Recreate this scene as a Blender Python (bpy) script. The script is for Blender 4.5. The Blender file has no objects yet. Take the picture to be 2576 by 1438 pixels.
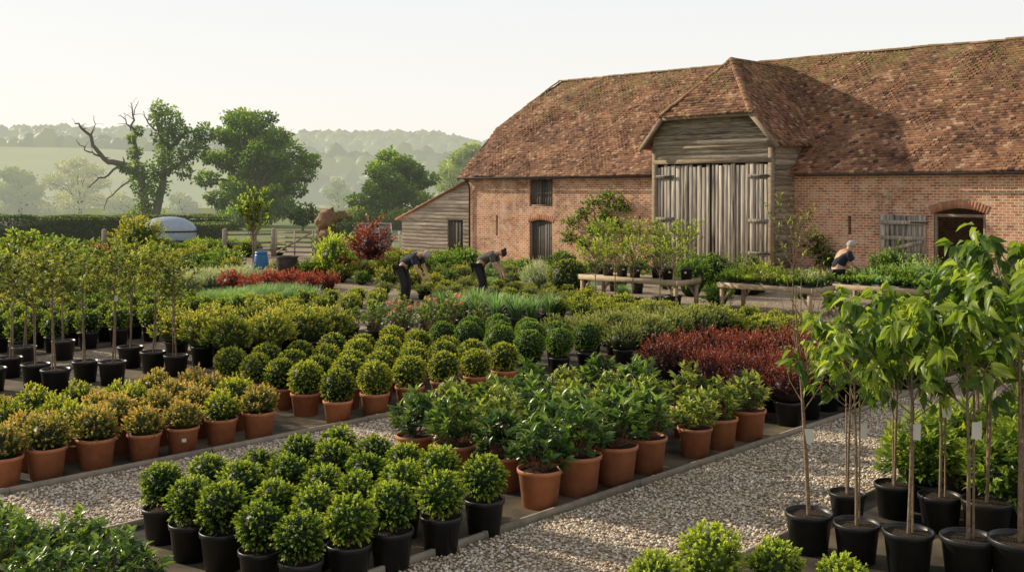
import bpy, math, random, numpy as np
from mathutils import Vector, Matrix, noise
random.seed(7); rng=np.random.default_rng(7)
SC=bpy.context.scene; C=SC.collection
F=2663.0; H=3.2; HZ=480.0; CX=1288.0
def G(px,py,z=0.0):
    Y=F*(H-z)/(py-HZ); return Vector(((px-CX)/F*Y,Y,z))
def AT(px,py,Y): return Vector(((px-CX)/F*Y,Y,H-(py-HZ)*Y/F))
L0=Vector((-2.1,51.6,0)); D=Vector((.7274,-.6862,0)); B=Vector((.6862,.7274,0)); ROT=math.atan2(-.6862,.7274)
def W(t,s,z=0): return L0+D*t+B*s+Vector((0,0,z))
def wt(px,s=0):
    r=(px-CX)/F; X=-2.1+.6862*s; Y=51.6+.7274*s
    return (r*Y-X)/(.7274+.6862*r)
def wz(px,py,s=0):
    Y=51.6+.7274*s-.6862*wt(px,s); return H-(py-HZ)*Y/F
def proj(p): return CX+p.x/p.y*F, HZ+(H-p.z)/p.y*F
# ---------------------------------------------------------------- materials
def newmat(n):
    m=bpy.data.materials.new(n); m.use_nodes=True; nt=m.node_tree; nt.nodes.clear()
    o=nt.nodes.new('ShaderNodeOutputMaterial'); return m,nt,o
def N(nt,t,**k):
    n=nt.nodes.new(t)
    for a,b in k.items(): setattr(n,a,b)
    return n
def ramp(nt,stops,src=None,interp='LINEAR'):
    r=nt.nodes.new('ShaderNodeValToRGB'); r.color_ramp.interpolation=interp
    e=r.color_ramp.elements
    while len(e)<len(stops): e.new(.5)
    for i,(p,c) in enumerate(stops): e[i].position=p; e[i].color=(*c,1)
    if src is not None: nt.links.new(src,r.inputs[0])
    return r
def mth(nt,op,a,b,c=None):
    n=nt.nodes.new('ShaderNodeMath'); n.operation=op
    for i,x in enumerate((a,b,c)):
        if x is None: continue
        if isinstance(x,(int,float)): n.inputs[i].default_value=x
        else: nt.links.new(x,n.inputs[i])
    return n.outputs[0]
def mixc(nt,f,a,b,mode='MIX'):
    n=nt.nodes.new('ShaderNodeMix'); n.data_type='RGBA'; n.blend_type=mode
    for i,x in ((0,f),(6,a),(7,b)):
        if isinstance(x,(int,float)): n.inputs[i].default_value=x
        elif isinstance(x,tuple): n.inputs[i].default_value=(*x,1)
        else: nt.links.new(x,n.inputs[i])
    return n.outputs[2]
HAZE=(.76,.76,.60)  # aerial haze painted as a constant glow mixed into the distant materials
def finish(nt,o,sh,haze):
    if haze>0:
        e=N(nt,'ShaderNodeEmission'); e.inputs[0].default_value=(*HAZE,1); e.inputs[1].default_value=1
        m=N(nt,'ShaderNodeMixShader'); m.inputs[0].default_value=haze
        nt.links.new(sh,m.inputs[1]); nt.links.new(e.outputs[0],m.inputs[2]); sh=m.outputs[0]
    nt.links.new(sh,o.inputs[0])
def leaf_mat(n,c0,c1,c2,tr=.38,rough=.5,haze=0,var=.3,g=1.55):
    c1=tuple(x*g for x in c1); c2=tuple(x*g*1.06 for x in c2)  # mid and tip tones raised: sunlit highlights put into the leaf colour
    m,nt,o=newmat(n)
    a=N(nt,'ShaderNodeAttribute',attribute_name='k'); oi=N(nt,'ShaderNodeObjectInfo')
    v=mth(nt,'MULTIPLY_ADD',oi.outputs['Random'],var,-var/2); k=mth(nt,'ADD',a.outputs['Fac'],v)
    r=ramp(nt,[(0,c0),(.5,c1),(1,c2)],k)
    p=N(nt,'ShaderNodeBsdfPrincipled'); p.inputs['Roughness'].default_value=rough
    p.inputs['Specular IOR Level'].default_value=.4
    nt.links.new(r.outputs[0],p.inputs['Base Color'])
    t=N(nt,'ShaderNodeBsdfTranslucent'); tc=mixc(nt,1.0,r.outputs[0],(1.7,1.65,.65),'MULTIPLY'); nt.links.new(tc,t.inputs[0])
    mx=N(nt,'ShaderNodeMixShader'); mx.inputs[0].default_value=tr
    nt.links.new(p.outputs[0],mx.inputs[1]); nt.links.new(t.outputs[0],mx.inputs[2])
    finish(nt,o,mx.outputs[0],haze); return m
def noisy(n,c0,c1,scale=5,rough=.8,bump=.2,stretch=(1,1,1),haze=0,useK=False,detail=6,spec=.3,contrast=2.2):
    m,nt,o=newmat(n)
    tc=N(nt,'ShaderNodeTexCoord'); mp=N(nt,'ShaderNodeMapping'); mp.inputs['Scale'].default_value=stretch
    nt.links.new(tc.outputs['Object'],mp.inputs[0])
    no=N(nt,'ShaderNodeTexNoise'); no.inputs['Scale'].default_value=scale; no.inputs['Detail'].default_value=detail
    nt.links.new(mp.outputs[0],no.inputs[0]); f=no.outputs[0]
    f=mth(nt,'MULTIPLY_ADD',f,contrast,.5-contrast/2)
    if useK:
        a=N(nt,'ShaderNodeAttribute',attribute_name='k'); f=mth(nt,'ADD',mth(nt,'MULTIPLY',f,.55),mth(nt,'MULTIPLY',a.outputs['Fac'],.5))
    r=ramp(nt,[(0,c0),(1,c1)],f)
    p=N(nt,'ShaderNodeBsdfPrincipled'); p.inputs['Roughness'].default_value=rough; p.inputs['Specular IOR Level'].default_value=spec
    nt.links.new(r.outputs[0],p.inputs['Base Color'])
    if bump:
        b=N(nt,'ShaderNodeBump'); b.inputs['Strength'].default_value=bump; b.inputs['Distance'].default_value=.02
        nt.links.new(f,b.inputs['Height']); nt.links.new(b.outputs[0],p.inputs['Normal'])
    finish(nt,o,p.outputs[0],haze); return m
# ---------------------------------------------------------------- mesh accumulation
def unit(a): return a/(np.linalg.norm(a,axis=1,keepdims=True)+1e-9)
class Acc:
    def __init__(s): s.V=[];s.Q=[];s.T=[];s.K=[];s.n=0
    def add(s,V,Q=None,T=None,k=.5):
        V=np.asarray(V,float).reshape(-1,3)
        if Q is not None and len(Q): s.Q.append(np.asarray(Q,int).reshape(-1,4)+s.n)
        if T is not None and len(T): s.T.append(np.asarray(T,int).reshape(-1,3)+s.n)
        s.V.append(V); s.K.append(np.full(len(V),float(k)) if np.isscalar(k) else np.asarray(k,float)); s.n+=len(V)
    def mesh(s,name,mat,smooth=False):
        me=bpy.data.meshes.new(name)
        V=np.concatenate(s.V); K=np.concatenate(s.K)
        Q=np.concatenate(s.Q) if s.Q else np.zeros((0,4),int); T=np.concatenate(s.T) if s.T else np.zeros((0,3),int)
        me.vertices.add(len(V)); me.vertices.foreach_set('co',V.astype(np.float32).ravel())
        lv=np.concatenate([Q.ravel(),T.ravel()]); me.loops.add(len(lv)); me.loops.foreach_set('vertex_index',lv.astype(np.int32))
        ls=np.concatenate([np.arange(len(Q))*4,len(Q)*4+np.arange(len(T))*3]); me.polygons.add(len(ls)); me.polygons.foreach_set('loop_start',ls.astype(np.int32))
        me.update(calc_edges=True)
        if smooth: me.polygons.foreach_set('use_smooth',np.ones(len(ls),bool))
        a=me.attributes.new('k','FLOAT','POINT'); a.data.foreach_set('value',K.astype(np.float32))
        me.materials.append(mat); return me
    def obj(s,name,mat,parent=None,smooth=False,kind=None,loc=None):
        return link(name,s.mesh(name,mat,smooth),parent,kind,loc)
def link(name,me,parent=None,kind=None,loc=None):
    o=bpy.data.objects.new(name,me); C.objects.link(o)
    if parent is not None: o.parent=parent
    if kind: o['kind']=kind
    if loc is not None: o.location=loc
    return o
def tag(o,label,cat,group=None,kind=None):
    o['label']=label; o['category']=cat
    if group: o['group']=group
    if kind: o['kind']=kind
    return o
def empty(name,loc,label,cat,group=None,rz=0,sc=1):
    o=bpy.data.objects.new(name,None); C.objects.link(o); o.location=loc; o.rotation_euler=(0,0,rz); o.scale=(sc,sc,sc); o.empty_display_size=.2
    return tag(o,label,cat,group)
BQ=[[0,3,2,1],[4,5,6,7],[0,1,5,4],[1,2,6,5],[2,3,7,6],[3,0,4,7]]
def box(a,x0,x1,y0,y1,z0,z1,k=.5):
    a.add([(x0,y0,z0),(x1,y0,z0),(x1,y1,z0),(x0,y1,z0),(x0,y0,z1),(x1,y0,z1),(x1,y1,z1),(x0,y1,z1)],BQ,k=k)
def boxobj(name,mat,parent,*b,k=.5):
    a=Acc(); box(a,*b,k); return a.obj(name,mat,parent)
def beam(a,p0,p1,w,h,k=.5):
    p0=Vector(p0);p1=Vector(p1);d=(p1-p0); d.normalize()
    up=Vector((0,0,1)) if abs(d.z)<.95 else Vector((0,1,0))
    sx=d.cross(up).normalized(); uz=sx.cross(d)
    V=[]
    for p in (p0,p1):
        for a1,b1 in ((-1,-1),(1,-1),(1,1),(-1,1)): V.append(tuple(p+sx*a1*w/2+uz*b1*h/2))
    a.add(V,BQ,k=k)
def tube(a,pts,rad,n=6,k=.5,cap=True):
    P=[Vector(p) for p in pts]; m=len(P)
    if not hasattr(rad,'__len__'): rad=[rad]*m
    V=[];prev=None
    for i in range(m):
        d=(P[min(i+1,m-1)]-P[max(i-1,0)]).normalized()
        ref=Vector((0,1,0)) if abs(d.y)<.9 else Vector((1,0,0))
        u=d.cross(ref).normalized() if prev is None else (prev-d*prev.dot(d)).normalized()
        prev=u; v=d.cross(u)
        for j in range(n):
            an=2*math.pi*j/n; V.append(tuple(P[i]+(u*math.cos(an)+v*math.sin(an))*rad[i]))
    Q=[[i*n+j,i*n+(j+1)%n,(i+1)*n+(j+1)%n,(i+1)*n+j] for i in range(m-1) for j in range(n)]
    T=[]
    if cap:
        V.append(tuple(P[-1])); T=[[(m-1)*n+j,(m-1)*n+(j+1)%n,m*n] for j in range(n)]
    a.add(V,Q,T,k)
def smooth_pts(pts,rad,sub=3,jit=0.0):
    P=[Vector(p) for p in pts]; n=len(P); out=[];rr=[]
    for i in range(n-1):
        p0=P[max(i-1,0)];p1=P[i];p2=P[i+1];p3=P[min(i+2,n-1)]
        for q in range(sub):
            t=q/sub; v=.5*((2*p1)+(p2-p0)*t+(2*p0-5*p1+4*p2-p3)*t*t+(3*p1-p0-3*p2+p3)*t**3)
            if jit and (i or q): v+=Vector((random.gauss(0,jit),random.gauss(0,jit),random.gauss(0,jit)))
            out.append(v); rr.append(rad[i]*(1-t)+rad[i+1]*t)
    out.append(P[-1]); rr.append(rad[-1]); return out,rr
def lathe(a,prof,n=20,k=.5,cx=0,cy=0,sx=1,sy=1):
    m=len(prof); V=[]
    for r,z in prof:
        for j in range(n):
            an=2*math.pi*j/n; V.append((cx+r*sx*math.cos(an),cy+r*sy*math.sin(an),z))
    Q=[[i*n+j,i*n+(j+1)%n,(i+1)*n+(j+1)%n,(i+1)*n+j] for i in range(m-1) for j in range(n)]
    a.add(V,Q,k=k)
def ball(a,c,rx,ry,rz,k=.3,n=12,m=8,jit=0):
    V=[];c=Vector(c)
    for i in range(m+1):
        th=math.pi*i/m
        for j in range(n):
            ph=2*math.pi*j/n; q=1+random.uniform(-jit,jit)
            V.append((c.x+rx*q*math.sin(th)*math.cos(ph),c.y+ry*q*math.sin(th)*math.sin(ph),c.z+rz*q*math.cos(th)))
    Q=[[i*n+j,(i+1)*n+j,(i+1)*n+(j+1)%n,i*n+(j+1)%n] for i in range(m) for j in range(n)]
    a.add(V,Q,k=k)
def leaves(a,P,Ax,L,Wd,k,fold=.25,droop=.15,big=False,upb=1.0):
    n=len(P)
    if n==0: return
    Ax=unit(Ax); R=rng.normal(size=(n,3))*.7; R[:,2]+=upb
    S=unit(np.cross(Ax,R)); Nn=np.cross(S,Ax); Nn*=np.where(Nn[:,2:3]<0,-1,1)
    q=rng.uniform(.7,1.25,(n,1)); L=L*q; Wd=Wd*q
    k=np.broadcast_to(np.asarray(k,float),(n,))
    if not big:
        V=np.stack([P,P+Ax*L*.45+S*Wd/2+Nn*fold*Wd,P+Ax*L-Nn*droop*L,P+Ax*L*.45-S*Wd/2+Nn*fold*Wd],1).reshape(-1,3)
        a.add(V,np.arange(n*4).reshape(n,4),k=np.repeat(k,4))
    else:
        def c(u): return P+Ax*L*u-Nn*droop*L*u*u*2
        m1,m2=c(.35),c(.7)
        V=np.stack([P,m1,m2,c(1.0),m1+S*Wd*.5+Nn*fold*Wd,m2+S*Wd*.36+Nn*fold*Wd*.7,m1-S*Wd*.5+Nn*fold*Wd,m2-S*Wd*.36+Nn*fold*Wd*.7],1).reshape(-1,3)
        b=(np.arange(n)*8)[:,None]
        Q=np.concatenate([b+np.array([[1,2,5,4]]),b+np.array([[1,6,7,2]])])
        T=np.concatenate([b+np.array([[0,1,4]]),b+np.array([[0,6,1]]),b+np.array([[2,3,5]]),b+np.array([[2,7,3]])])
        a.add(V,Q,T,k=np.repeat(k,8))
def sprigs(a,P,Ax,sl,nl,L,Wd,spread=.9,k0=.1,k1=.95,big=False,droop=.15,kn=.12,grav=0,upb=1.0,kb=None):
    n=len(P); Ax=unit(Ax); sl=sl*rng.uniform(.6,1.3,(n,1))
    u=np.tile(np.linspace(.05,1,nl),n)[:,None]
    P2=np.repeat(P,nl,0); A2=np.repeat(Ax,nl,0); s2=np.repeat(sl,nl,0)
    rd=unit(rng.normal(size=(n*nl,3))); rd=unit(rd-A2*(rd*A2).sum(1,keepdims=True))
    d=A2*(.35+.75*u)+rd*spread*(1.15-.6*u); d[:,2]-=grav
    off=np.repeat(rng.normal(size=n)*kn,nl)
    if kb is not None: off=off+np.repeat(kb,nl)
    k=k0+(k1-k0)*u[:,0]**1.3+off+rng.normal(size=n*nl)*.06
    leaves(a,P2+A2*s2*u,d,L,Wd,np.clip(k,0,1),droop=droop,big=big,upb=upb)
def fib(n,zmin=-1):
    i=np.arange(n)+.5; z=1-(1-zmin)*i/n; ph=i*2.39996; r=np.sqrt(np.maximum(0,1-z*z))
    d=np.stack([r*np.cos(ph),r*np.sin(ph),z],1)+rng.normal(size=(n,3))*.09
    return unit(d)
# ---------------------------------------------------------------- material set
black=noisy('black_plastic',(.009,.010,.011),(.020,.021,.022),8,.42,.05,spec=.5)
terra=noisy('terracotta',(.42,.155,.075),(.58,.24,.125),9,.62,.06)
soil=noisy('soil',(.02,.013,.008),(.07,.045,.028),60,.95,.8)
stemb=noisy('stem_brown',(.12,.08,.05),(.30,.21,.13),30,.8,.2)
stemr=noisy('stem_red',(.15,.07,.045),(.25,.14,.08),30,.7,.1)
barkd=noisy('bark_dark',(.05,.04,.028),(.14,.11,.075),4,.95,.5,haze=.06)
tagm=noisy('tag_white',(.60,.58,.50),(.72,.70,.62),5,.6,0)
wood=noisy('bench_wood',(.26,.18,.11),(.54,.42,.28),6,.85,.3,(1,1,1),useK=True)
boardm=noisy('edging_wood',(.20,.17,.13),(.40,.34,.27),9,.9,.4,useK=True)
M_box=leaf_mat('box_leaf',(.010,.028,.007),(.052,.105,.016),(.23,.275,.04),tr=.4)
M_boxy=leaf_mat('box_gold_leaf',(.012,.030,.007),(.080,.120,.018),(.29,.30,.045),tr=.4)
M_lime=leaf_mat('lime_leaf',(.025,.05,.01),(.12,.175,.025),(.30,.35,.055),tr=.4)
M_topi=leaf_mat('topiary_leaf',(.012,.034,.008),(.055,.120,.020),(.16,.23,.038),tr=.4)
M_spir=leaf_mat('spiraea_leaf',(.03,.042,.010),(.13,.15,.034),(.35,.24,.085))
M_gold=leaf_mat('gold_leaf',(.025,.045,.010),(.105,.155,.028),(.29,.265,.06))
M_gloss=leaf_mat('glossy_leaf',(.014,.036,.012),(.046,.095,.026),(.17,.235,.05),tr=.32,rough=.32)
M_glossy=leaf_mat('glossy_young_leaf',(.02,.045,.012),(.085,.13,.028),(.27,.29,.065),tr=.36,rough=.38)
M_berb=leaf_mat('burgundy_leaf',(.012,.004,.005),(.050,.013,.013),(.17,.042,.033),tr=.32)
M_red=leaf_mat('red_leaf',(.04,.010,.010),(.13,.024,.022),(.27,.065,.048),tr=.35)
M_hebe=leaf_mat('hebe_leaf',(.020,.034,.012),(.08,.11,.036),(.22,.23,.075))
M_rose=leaf_mat('rose_leaf',(.014,.032,.010),(.05,.095,.024),(.17,.205,.05))
M_dk=leaf_mat('dark_leaf',(.010,.026,.009),(.036,.080,.018),(.13,.19,.035))
M_grn=leaf_mat('green_leaf',(.018,.042,.010),(.06,.12,.022),(.175,.25,.045))
M_lav=leaf_mat('grey_leaf',(.05,.07,.05),(.14,.175,.12),(.28,.31,.21))
M_grs=leaf_mat('grass_leaf',(.04,.08,.04),(.10,.18,.08),(.22,.32,.15))
M_std=leaf_mat('standard_leaf',(.026,.042,.012),(.085,.115,.028),(.23,.235,.065),tr=.45)
M_cher=leaf_mat('cherry_leaf',(.03,.055,.012),(.068,.122,.022),(.19,.24,.042),tr=.48,rough=.38)
M_oak=leaf_mat('oak_leaf',(.020,.046,.010),(.072,.135,.022),(.20,.27,.05),haze=.05,var=.1,tr=.45)
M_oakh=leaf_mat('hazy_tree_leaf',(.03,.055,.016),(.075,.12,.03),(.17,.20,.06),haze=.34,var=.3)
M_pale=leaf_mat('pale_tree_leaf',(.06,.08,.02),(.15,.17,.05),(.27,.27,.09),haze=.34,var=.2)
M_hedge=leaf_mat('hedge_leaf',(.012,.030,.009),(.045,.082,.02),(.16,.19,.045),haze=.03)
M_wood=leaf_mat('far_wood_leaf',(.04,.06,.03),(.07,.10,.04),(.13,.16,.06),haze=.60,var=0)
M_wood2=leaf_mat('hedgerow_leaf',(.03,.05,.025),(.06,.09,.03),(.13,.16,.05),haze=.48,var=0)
M_pink=leaf_mat('petal_pink',(.4,.17,.17),(.42,.20,.19),(.48,.28,.26),tr=.3)
# ---------------------------------------------------------------- pots
def pot_mesh(r,h,mat,rb=.76,rim=.045):
    a=Acc()
    lathe(a,[(r*rb*.6,.004),(r*rb,.0),(r*.93,h-rim),(r,h-rim+.004),(r*1.01,h-.004),(r*.985,h+.003),(r*.93,h),(r*.9,h-.05)],22)
    return a.mesh('pot',mat,True)
def soil_mesh(r,h):
    a=Acc(); n=16; V=[(0,0,h-.025)]
    for ring in (.5,.92):
        for j in range(n):
            an=2*math.pi*j/n; V.append((r*ring*math.cos(an),r*ring*math.sin(an),h-.035+random.uniform(0,.015)))
    T=[[0,1+j,1+(j+1)%n] for j in range(n)]; Q=[[1+j,1+n+j,1+n+(j+1)%n,1+(j+1)%n] for j in range(n)]
    a.add(V,Q,T); return a.mesh('soil',soil)
POT={}
for nm,(r,h,m) in dict(bs=(.19,.33,black),bl=(.21,.36,black),bb=(.2,.29,black),ts=(.215,.33,terra),tm=(.235,.38,terra),tl=(.25,.42,terra)).items():
    POT[nm]=(pot_mesh(r,h,m),soil_mesh(r,h),r,h)
def tag_mesh():
    a=Acc(); a.add([(-.03,0,0),(.03,0,0),(.03,0,.05),(-.03,0,.05)],[[0,1,2,3]]); return a.mesh('plant_label',tagm)
TAG=tag_mesh()
SPEC={}
def reg(sp,name,cat,parts,top): SPEC.setdefault(sp,[]).append((name,cat,parts,top))
def potparts(pot):
    if pot is None: return []
    return [('pot',POT[pot][0]),('soil',POT[pot][1])]
def mkmound(sp,name,cat,pot,rx,rz,mat,nspr=120,nl=8,L=.04,Wd=.022,sl=.09,up=.4,zmin=-.4,cz=None,variants=3,bump=.12,k0=.1,k1=.95,spread=.9,stem=None,big=False,core=.72,kn=.12,grav=0,base=.74):
    h=POT[pot][3] if pot else 0
    for v in range(variants):
        a=Acc(); z=cz if cz is not None else h+rz*.25
        ball(a,(0,0,z),rx*core,rx*core,rz*core,.02,10,7,.06)
        d=fib(nspr,zmin); off=rng.uniform(-20,20,3)
        bn=np.array([noise.noise(Vector(x)*2.2+Vector(off)) for x in d])[:,None]
        P=d*np.array([rx,rx,rz])*(base+bump*bn*2); P[:,2]+=z
        P[:,2]=np.maximum(P[:,2],.02 if not pot else h*.85)
        Ax=d+rng.normal(size=d.shape)*.25; Ax[:,2]+=up
        kb=.12*d[:,2]+.2*bn[:,0]  # tops run paler: young growth plus sunlight painted into the leaf colour
        sprigs(a,P,Ax,sl,nl,L,Wd,spread,k0,k1,big=big,kn=kn,kb=kb,grav=grav)
        parts=potparts(pot)+[('foliage',a.mesh('foliage',mat))]
        if stem:
            b=Acc(); tube(b,[(0,0,h-.04),(.005,0,z)],[.012,.01],6); parts.append(('stem',b.mesh('stem',stem,True)))
        reg(sp,name,cat,parts,z+rz)
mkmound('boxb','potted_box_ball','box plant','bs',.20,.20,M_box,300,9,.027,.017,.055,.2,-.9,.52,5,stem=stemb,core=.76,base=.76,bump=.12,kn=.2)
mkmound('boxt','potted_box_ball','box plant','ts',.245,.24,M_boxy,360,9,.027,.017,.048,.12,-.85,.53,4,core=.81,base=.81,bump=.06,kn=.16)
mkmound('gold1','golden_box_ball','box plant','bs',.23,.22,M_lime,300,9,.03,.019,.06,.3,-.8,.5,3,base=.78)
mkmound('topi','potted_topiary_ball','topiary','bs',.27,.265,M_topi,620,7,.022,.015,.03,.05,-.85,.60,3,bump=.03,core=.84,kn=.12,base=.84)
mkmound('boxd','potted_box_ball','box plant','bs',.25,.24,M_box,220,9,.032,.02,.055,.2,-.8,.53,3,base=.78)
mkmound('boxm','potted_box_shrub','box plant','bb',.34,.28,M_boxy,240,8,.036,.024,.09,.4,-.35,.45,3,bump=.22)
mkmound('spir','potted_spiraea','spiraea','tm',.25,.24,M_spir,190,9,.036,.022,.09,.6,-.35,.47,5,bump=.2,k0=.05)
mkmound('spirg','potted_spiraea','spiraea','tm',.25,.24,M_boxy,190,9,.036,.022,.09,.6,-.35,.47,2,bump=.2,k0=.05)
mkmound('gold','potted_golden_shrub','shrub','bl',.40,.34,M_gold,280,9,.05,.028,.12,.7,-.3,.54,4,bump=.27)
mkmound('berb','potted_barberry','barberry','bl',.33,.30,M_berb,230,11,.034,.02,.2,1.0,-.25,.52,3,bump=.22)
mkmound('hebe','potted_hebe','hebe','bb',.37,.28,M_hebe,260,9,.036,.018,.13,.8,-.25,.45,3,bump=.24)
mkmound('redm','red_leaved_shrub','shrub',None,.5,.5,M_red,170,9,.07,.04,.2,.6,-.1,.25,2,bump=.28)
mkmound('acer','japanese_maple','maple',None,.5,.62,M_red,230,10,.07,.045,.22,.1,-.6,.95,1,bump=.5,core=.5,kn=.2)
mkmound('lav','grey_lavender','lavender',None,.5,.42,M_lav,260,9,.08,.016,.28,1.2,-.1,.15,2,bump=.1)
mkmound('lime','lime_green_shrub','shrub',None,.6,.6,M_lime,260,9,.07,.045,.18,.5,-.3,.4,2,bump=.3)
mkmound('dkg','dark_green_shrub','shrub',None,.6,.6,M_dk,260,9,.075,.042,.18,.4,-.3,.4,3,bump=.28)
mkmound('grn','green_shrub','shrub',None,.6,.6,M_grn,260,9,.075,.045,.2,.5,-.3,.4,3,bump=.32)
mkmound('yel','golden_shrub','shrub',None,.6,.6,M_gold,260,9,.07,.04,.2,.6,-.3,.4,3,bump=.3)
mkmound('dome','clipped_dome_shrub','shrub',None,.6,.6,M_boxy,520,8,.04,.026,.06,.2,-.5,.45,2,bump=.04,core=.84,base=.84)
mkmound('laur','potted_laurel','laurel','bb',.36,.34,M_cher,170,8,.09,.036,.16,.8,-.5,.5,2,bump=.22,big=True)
def mkglossy(sp,mat,pot,name,nst=34,hh=.55,rr=.33,L=.12,Wd=.042,variants=3):
    h=POT[pot][3]
    for v in range(variants):
        a=Acc(); b=Acc(); P=[];A=[]
        for i in range(nst):
            an=i*2.4+random.random(); e=math.sqrt((i+.5)/nst)
            r=rr*e*random.uniform(.85,1.1); z=h+hh*(1-.75*e*e)*random.uniform(.7,1.15)+.02
            p1=Vector((r*math.cos(an),r*math.sin(an),z)); p0=Vector((p1.x*.12,p1.y*.12,h-.03)); pm=p0.lerp(p1,.55)+Vector((0,0,-.03))
            tube(b,[p0,pm,p1],[.006,.005,.003],4)
            P.append(p1-Vector((p1.x*.15,p1.y*.15,.05))); A.append((p1-pm).normalized()+Vector((0,0,.5)))
            if i%2==0: P.append(pm); A.append((p1-pm))
        P=np.array(P);A=np.array(A)
        sprigs(a,P,A,.10,10,L,Wd,1.0,.15,.9,big=True,droop=.2,kn=.16,upb=.8)
        reg(sp,name,'shrub',potparts(pot)+[('stem',b.mesh('stem',stemr)),('foliage',a.mesh('foliage',mat))],h+hh+.1)
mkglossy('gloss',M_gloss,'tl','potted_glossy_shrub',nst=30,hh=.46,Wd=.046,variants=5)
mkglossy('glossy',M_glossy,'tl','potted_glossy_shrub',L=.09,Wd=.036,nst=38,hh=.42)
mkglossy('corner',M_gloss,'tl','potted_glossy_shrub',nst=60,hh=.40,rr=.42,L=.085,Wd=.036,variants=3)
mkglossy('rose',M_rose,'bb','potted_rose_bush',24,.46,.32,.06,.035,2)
for v in range(2):
    nm,cat,parts,top=SPEC['rose'][v]; f=Acc()
    for i in range(8):
        c=Vector((random.uniform(-.3,.3),random.uniform(-.3,.3),random.uniform(.6,.85)))
        Pd=unit(rng.normal(size=(26,3))); leaves(f,np.array(c)+Pd*.015,Pd,.045,.045,rng.uniform(.2,1,26),fold=.3)
    reg('roseb','potted_rose_bush','rose',parts+[('blossom',f.mesh('blossom',M_pink))],top)
def mkblades(sp,name,cat,pot,mat,n,hh,wd,spr,variants=2):
    h=POT[pot][3]*.9 if pot else 0
    for v in range(variants):
        a=Acc()
        for i in range(n):
            an=random.uniform(0,6.28); r0=random.uniform(0,.12 if pot else .3); out=random.uniform(.05,spr); hz=hh*random.uniform(.6,1.1)
            b=Vector((r0*math.cos(an),r0*math.sin(an),h)); o=Vector((math.cos(an),math.sin(an),0)); sd=Vector((-o.y,o.x,0))
            V=[]
            for u,w in ((0,1),(.5,.9),(.85,.5),(1,.05)):
                p=b+o*out*u*u+Vector((0,0,hz*(u-.15*u*u))); V+=[tuple(p-sd*wd*w/2),tuple(p+sd*wd*w/2)]
            a.add(V,[[0,1,3,2],[2,3,5,4],[4,5,7,6]],k=np.clip(np.linspace(.1,.9,8)+random.uniform(-.2,.2),0,1))
        reg(sp,name,cat,potparts(pot)+[('foliage',a.mesh('foliage',mat))],h+hh)
mkblades('iris','potted_iris','iris','bb',M_grs,70,.55,.04,.36)
mkblades('grass','ornamental_grass','grass',None,M_grs,420,.62,.012,.32)
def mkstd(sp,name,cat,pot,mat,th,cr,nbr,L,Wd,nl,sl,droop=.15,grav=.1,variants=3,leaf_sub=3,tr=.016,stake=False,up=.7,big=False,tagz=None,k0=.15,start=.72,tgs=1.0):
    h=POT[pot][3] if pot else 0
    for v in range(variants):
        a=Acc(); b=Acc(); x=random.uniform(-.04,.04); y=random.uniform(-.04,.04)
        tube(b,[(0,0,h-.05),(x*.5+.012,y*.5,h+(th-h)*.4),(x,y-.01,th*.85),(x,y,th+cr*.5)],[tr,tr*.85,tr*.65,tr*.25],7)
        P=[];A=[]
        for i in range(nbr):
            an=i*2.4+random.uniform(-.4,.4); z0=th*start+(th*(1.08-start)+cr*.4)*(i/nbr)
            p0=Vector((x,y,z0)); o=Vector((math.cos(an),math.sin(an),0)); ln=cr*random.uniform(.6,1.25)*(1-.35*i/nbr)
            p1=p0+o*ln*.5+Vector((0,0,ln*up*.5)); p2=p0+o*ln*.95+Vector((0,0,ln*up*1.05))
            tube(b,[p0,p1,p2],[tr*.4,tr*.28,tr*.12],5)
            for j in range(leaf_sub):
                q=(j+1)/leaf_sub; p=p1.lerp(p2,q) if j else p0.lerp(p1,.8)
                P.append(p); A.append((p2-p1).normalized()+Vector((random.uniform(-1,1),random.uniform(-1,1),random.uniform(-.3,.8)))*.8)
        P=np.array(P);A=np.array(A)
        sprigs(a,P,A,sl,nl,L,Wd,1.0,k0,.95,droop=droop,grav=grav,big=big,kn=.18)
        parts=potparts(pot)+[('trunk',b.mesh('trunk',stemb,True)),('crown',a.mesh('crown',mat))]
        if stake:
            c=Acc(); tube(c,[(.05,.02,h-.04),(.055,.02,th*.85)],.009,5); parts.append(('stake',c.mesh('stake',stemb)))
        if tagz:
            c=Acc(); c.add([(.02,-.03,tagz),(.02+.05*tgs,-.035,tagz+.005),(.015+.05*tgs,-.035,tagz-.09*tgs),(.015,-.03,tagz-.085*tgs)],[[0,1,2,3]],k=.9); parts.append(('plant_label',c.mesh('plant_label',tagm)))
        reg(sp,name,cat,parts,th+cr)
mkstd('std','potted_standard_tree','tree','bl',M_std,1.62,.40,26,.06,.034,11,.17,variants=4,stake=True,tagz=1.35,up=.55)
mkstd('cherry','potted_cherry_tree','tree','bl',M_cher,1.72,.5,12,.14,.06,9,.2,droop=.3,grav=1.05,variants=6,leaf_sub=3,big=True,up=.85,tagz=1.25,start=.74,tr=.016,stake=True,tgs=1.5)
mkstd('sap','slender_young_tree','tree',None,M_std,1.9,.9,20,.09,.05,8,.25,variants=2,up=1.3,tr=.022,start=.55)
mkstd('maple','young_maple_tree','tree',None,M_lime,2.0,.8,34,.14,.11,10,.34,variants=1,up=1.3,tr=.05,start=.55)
mkstd('minit','potted_small_tree','tree','bs',M_lime,1.1,.42,24,.06,.032,9,.2,variants=3,up=.9)
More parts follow.
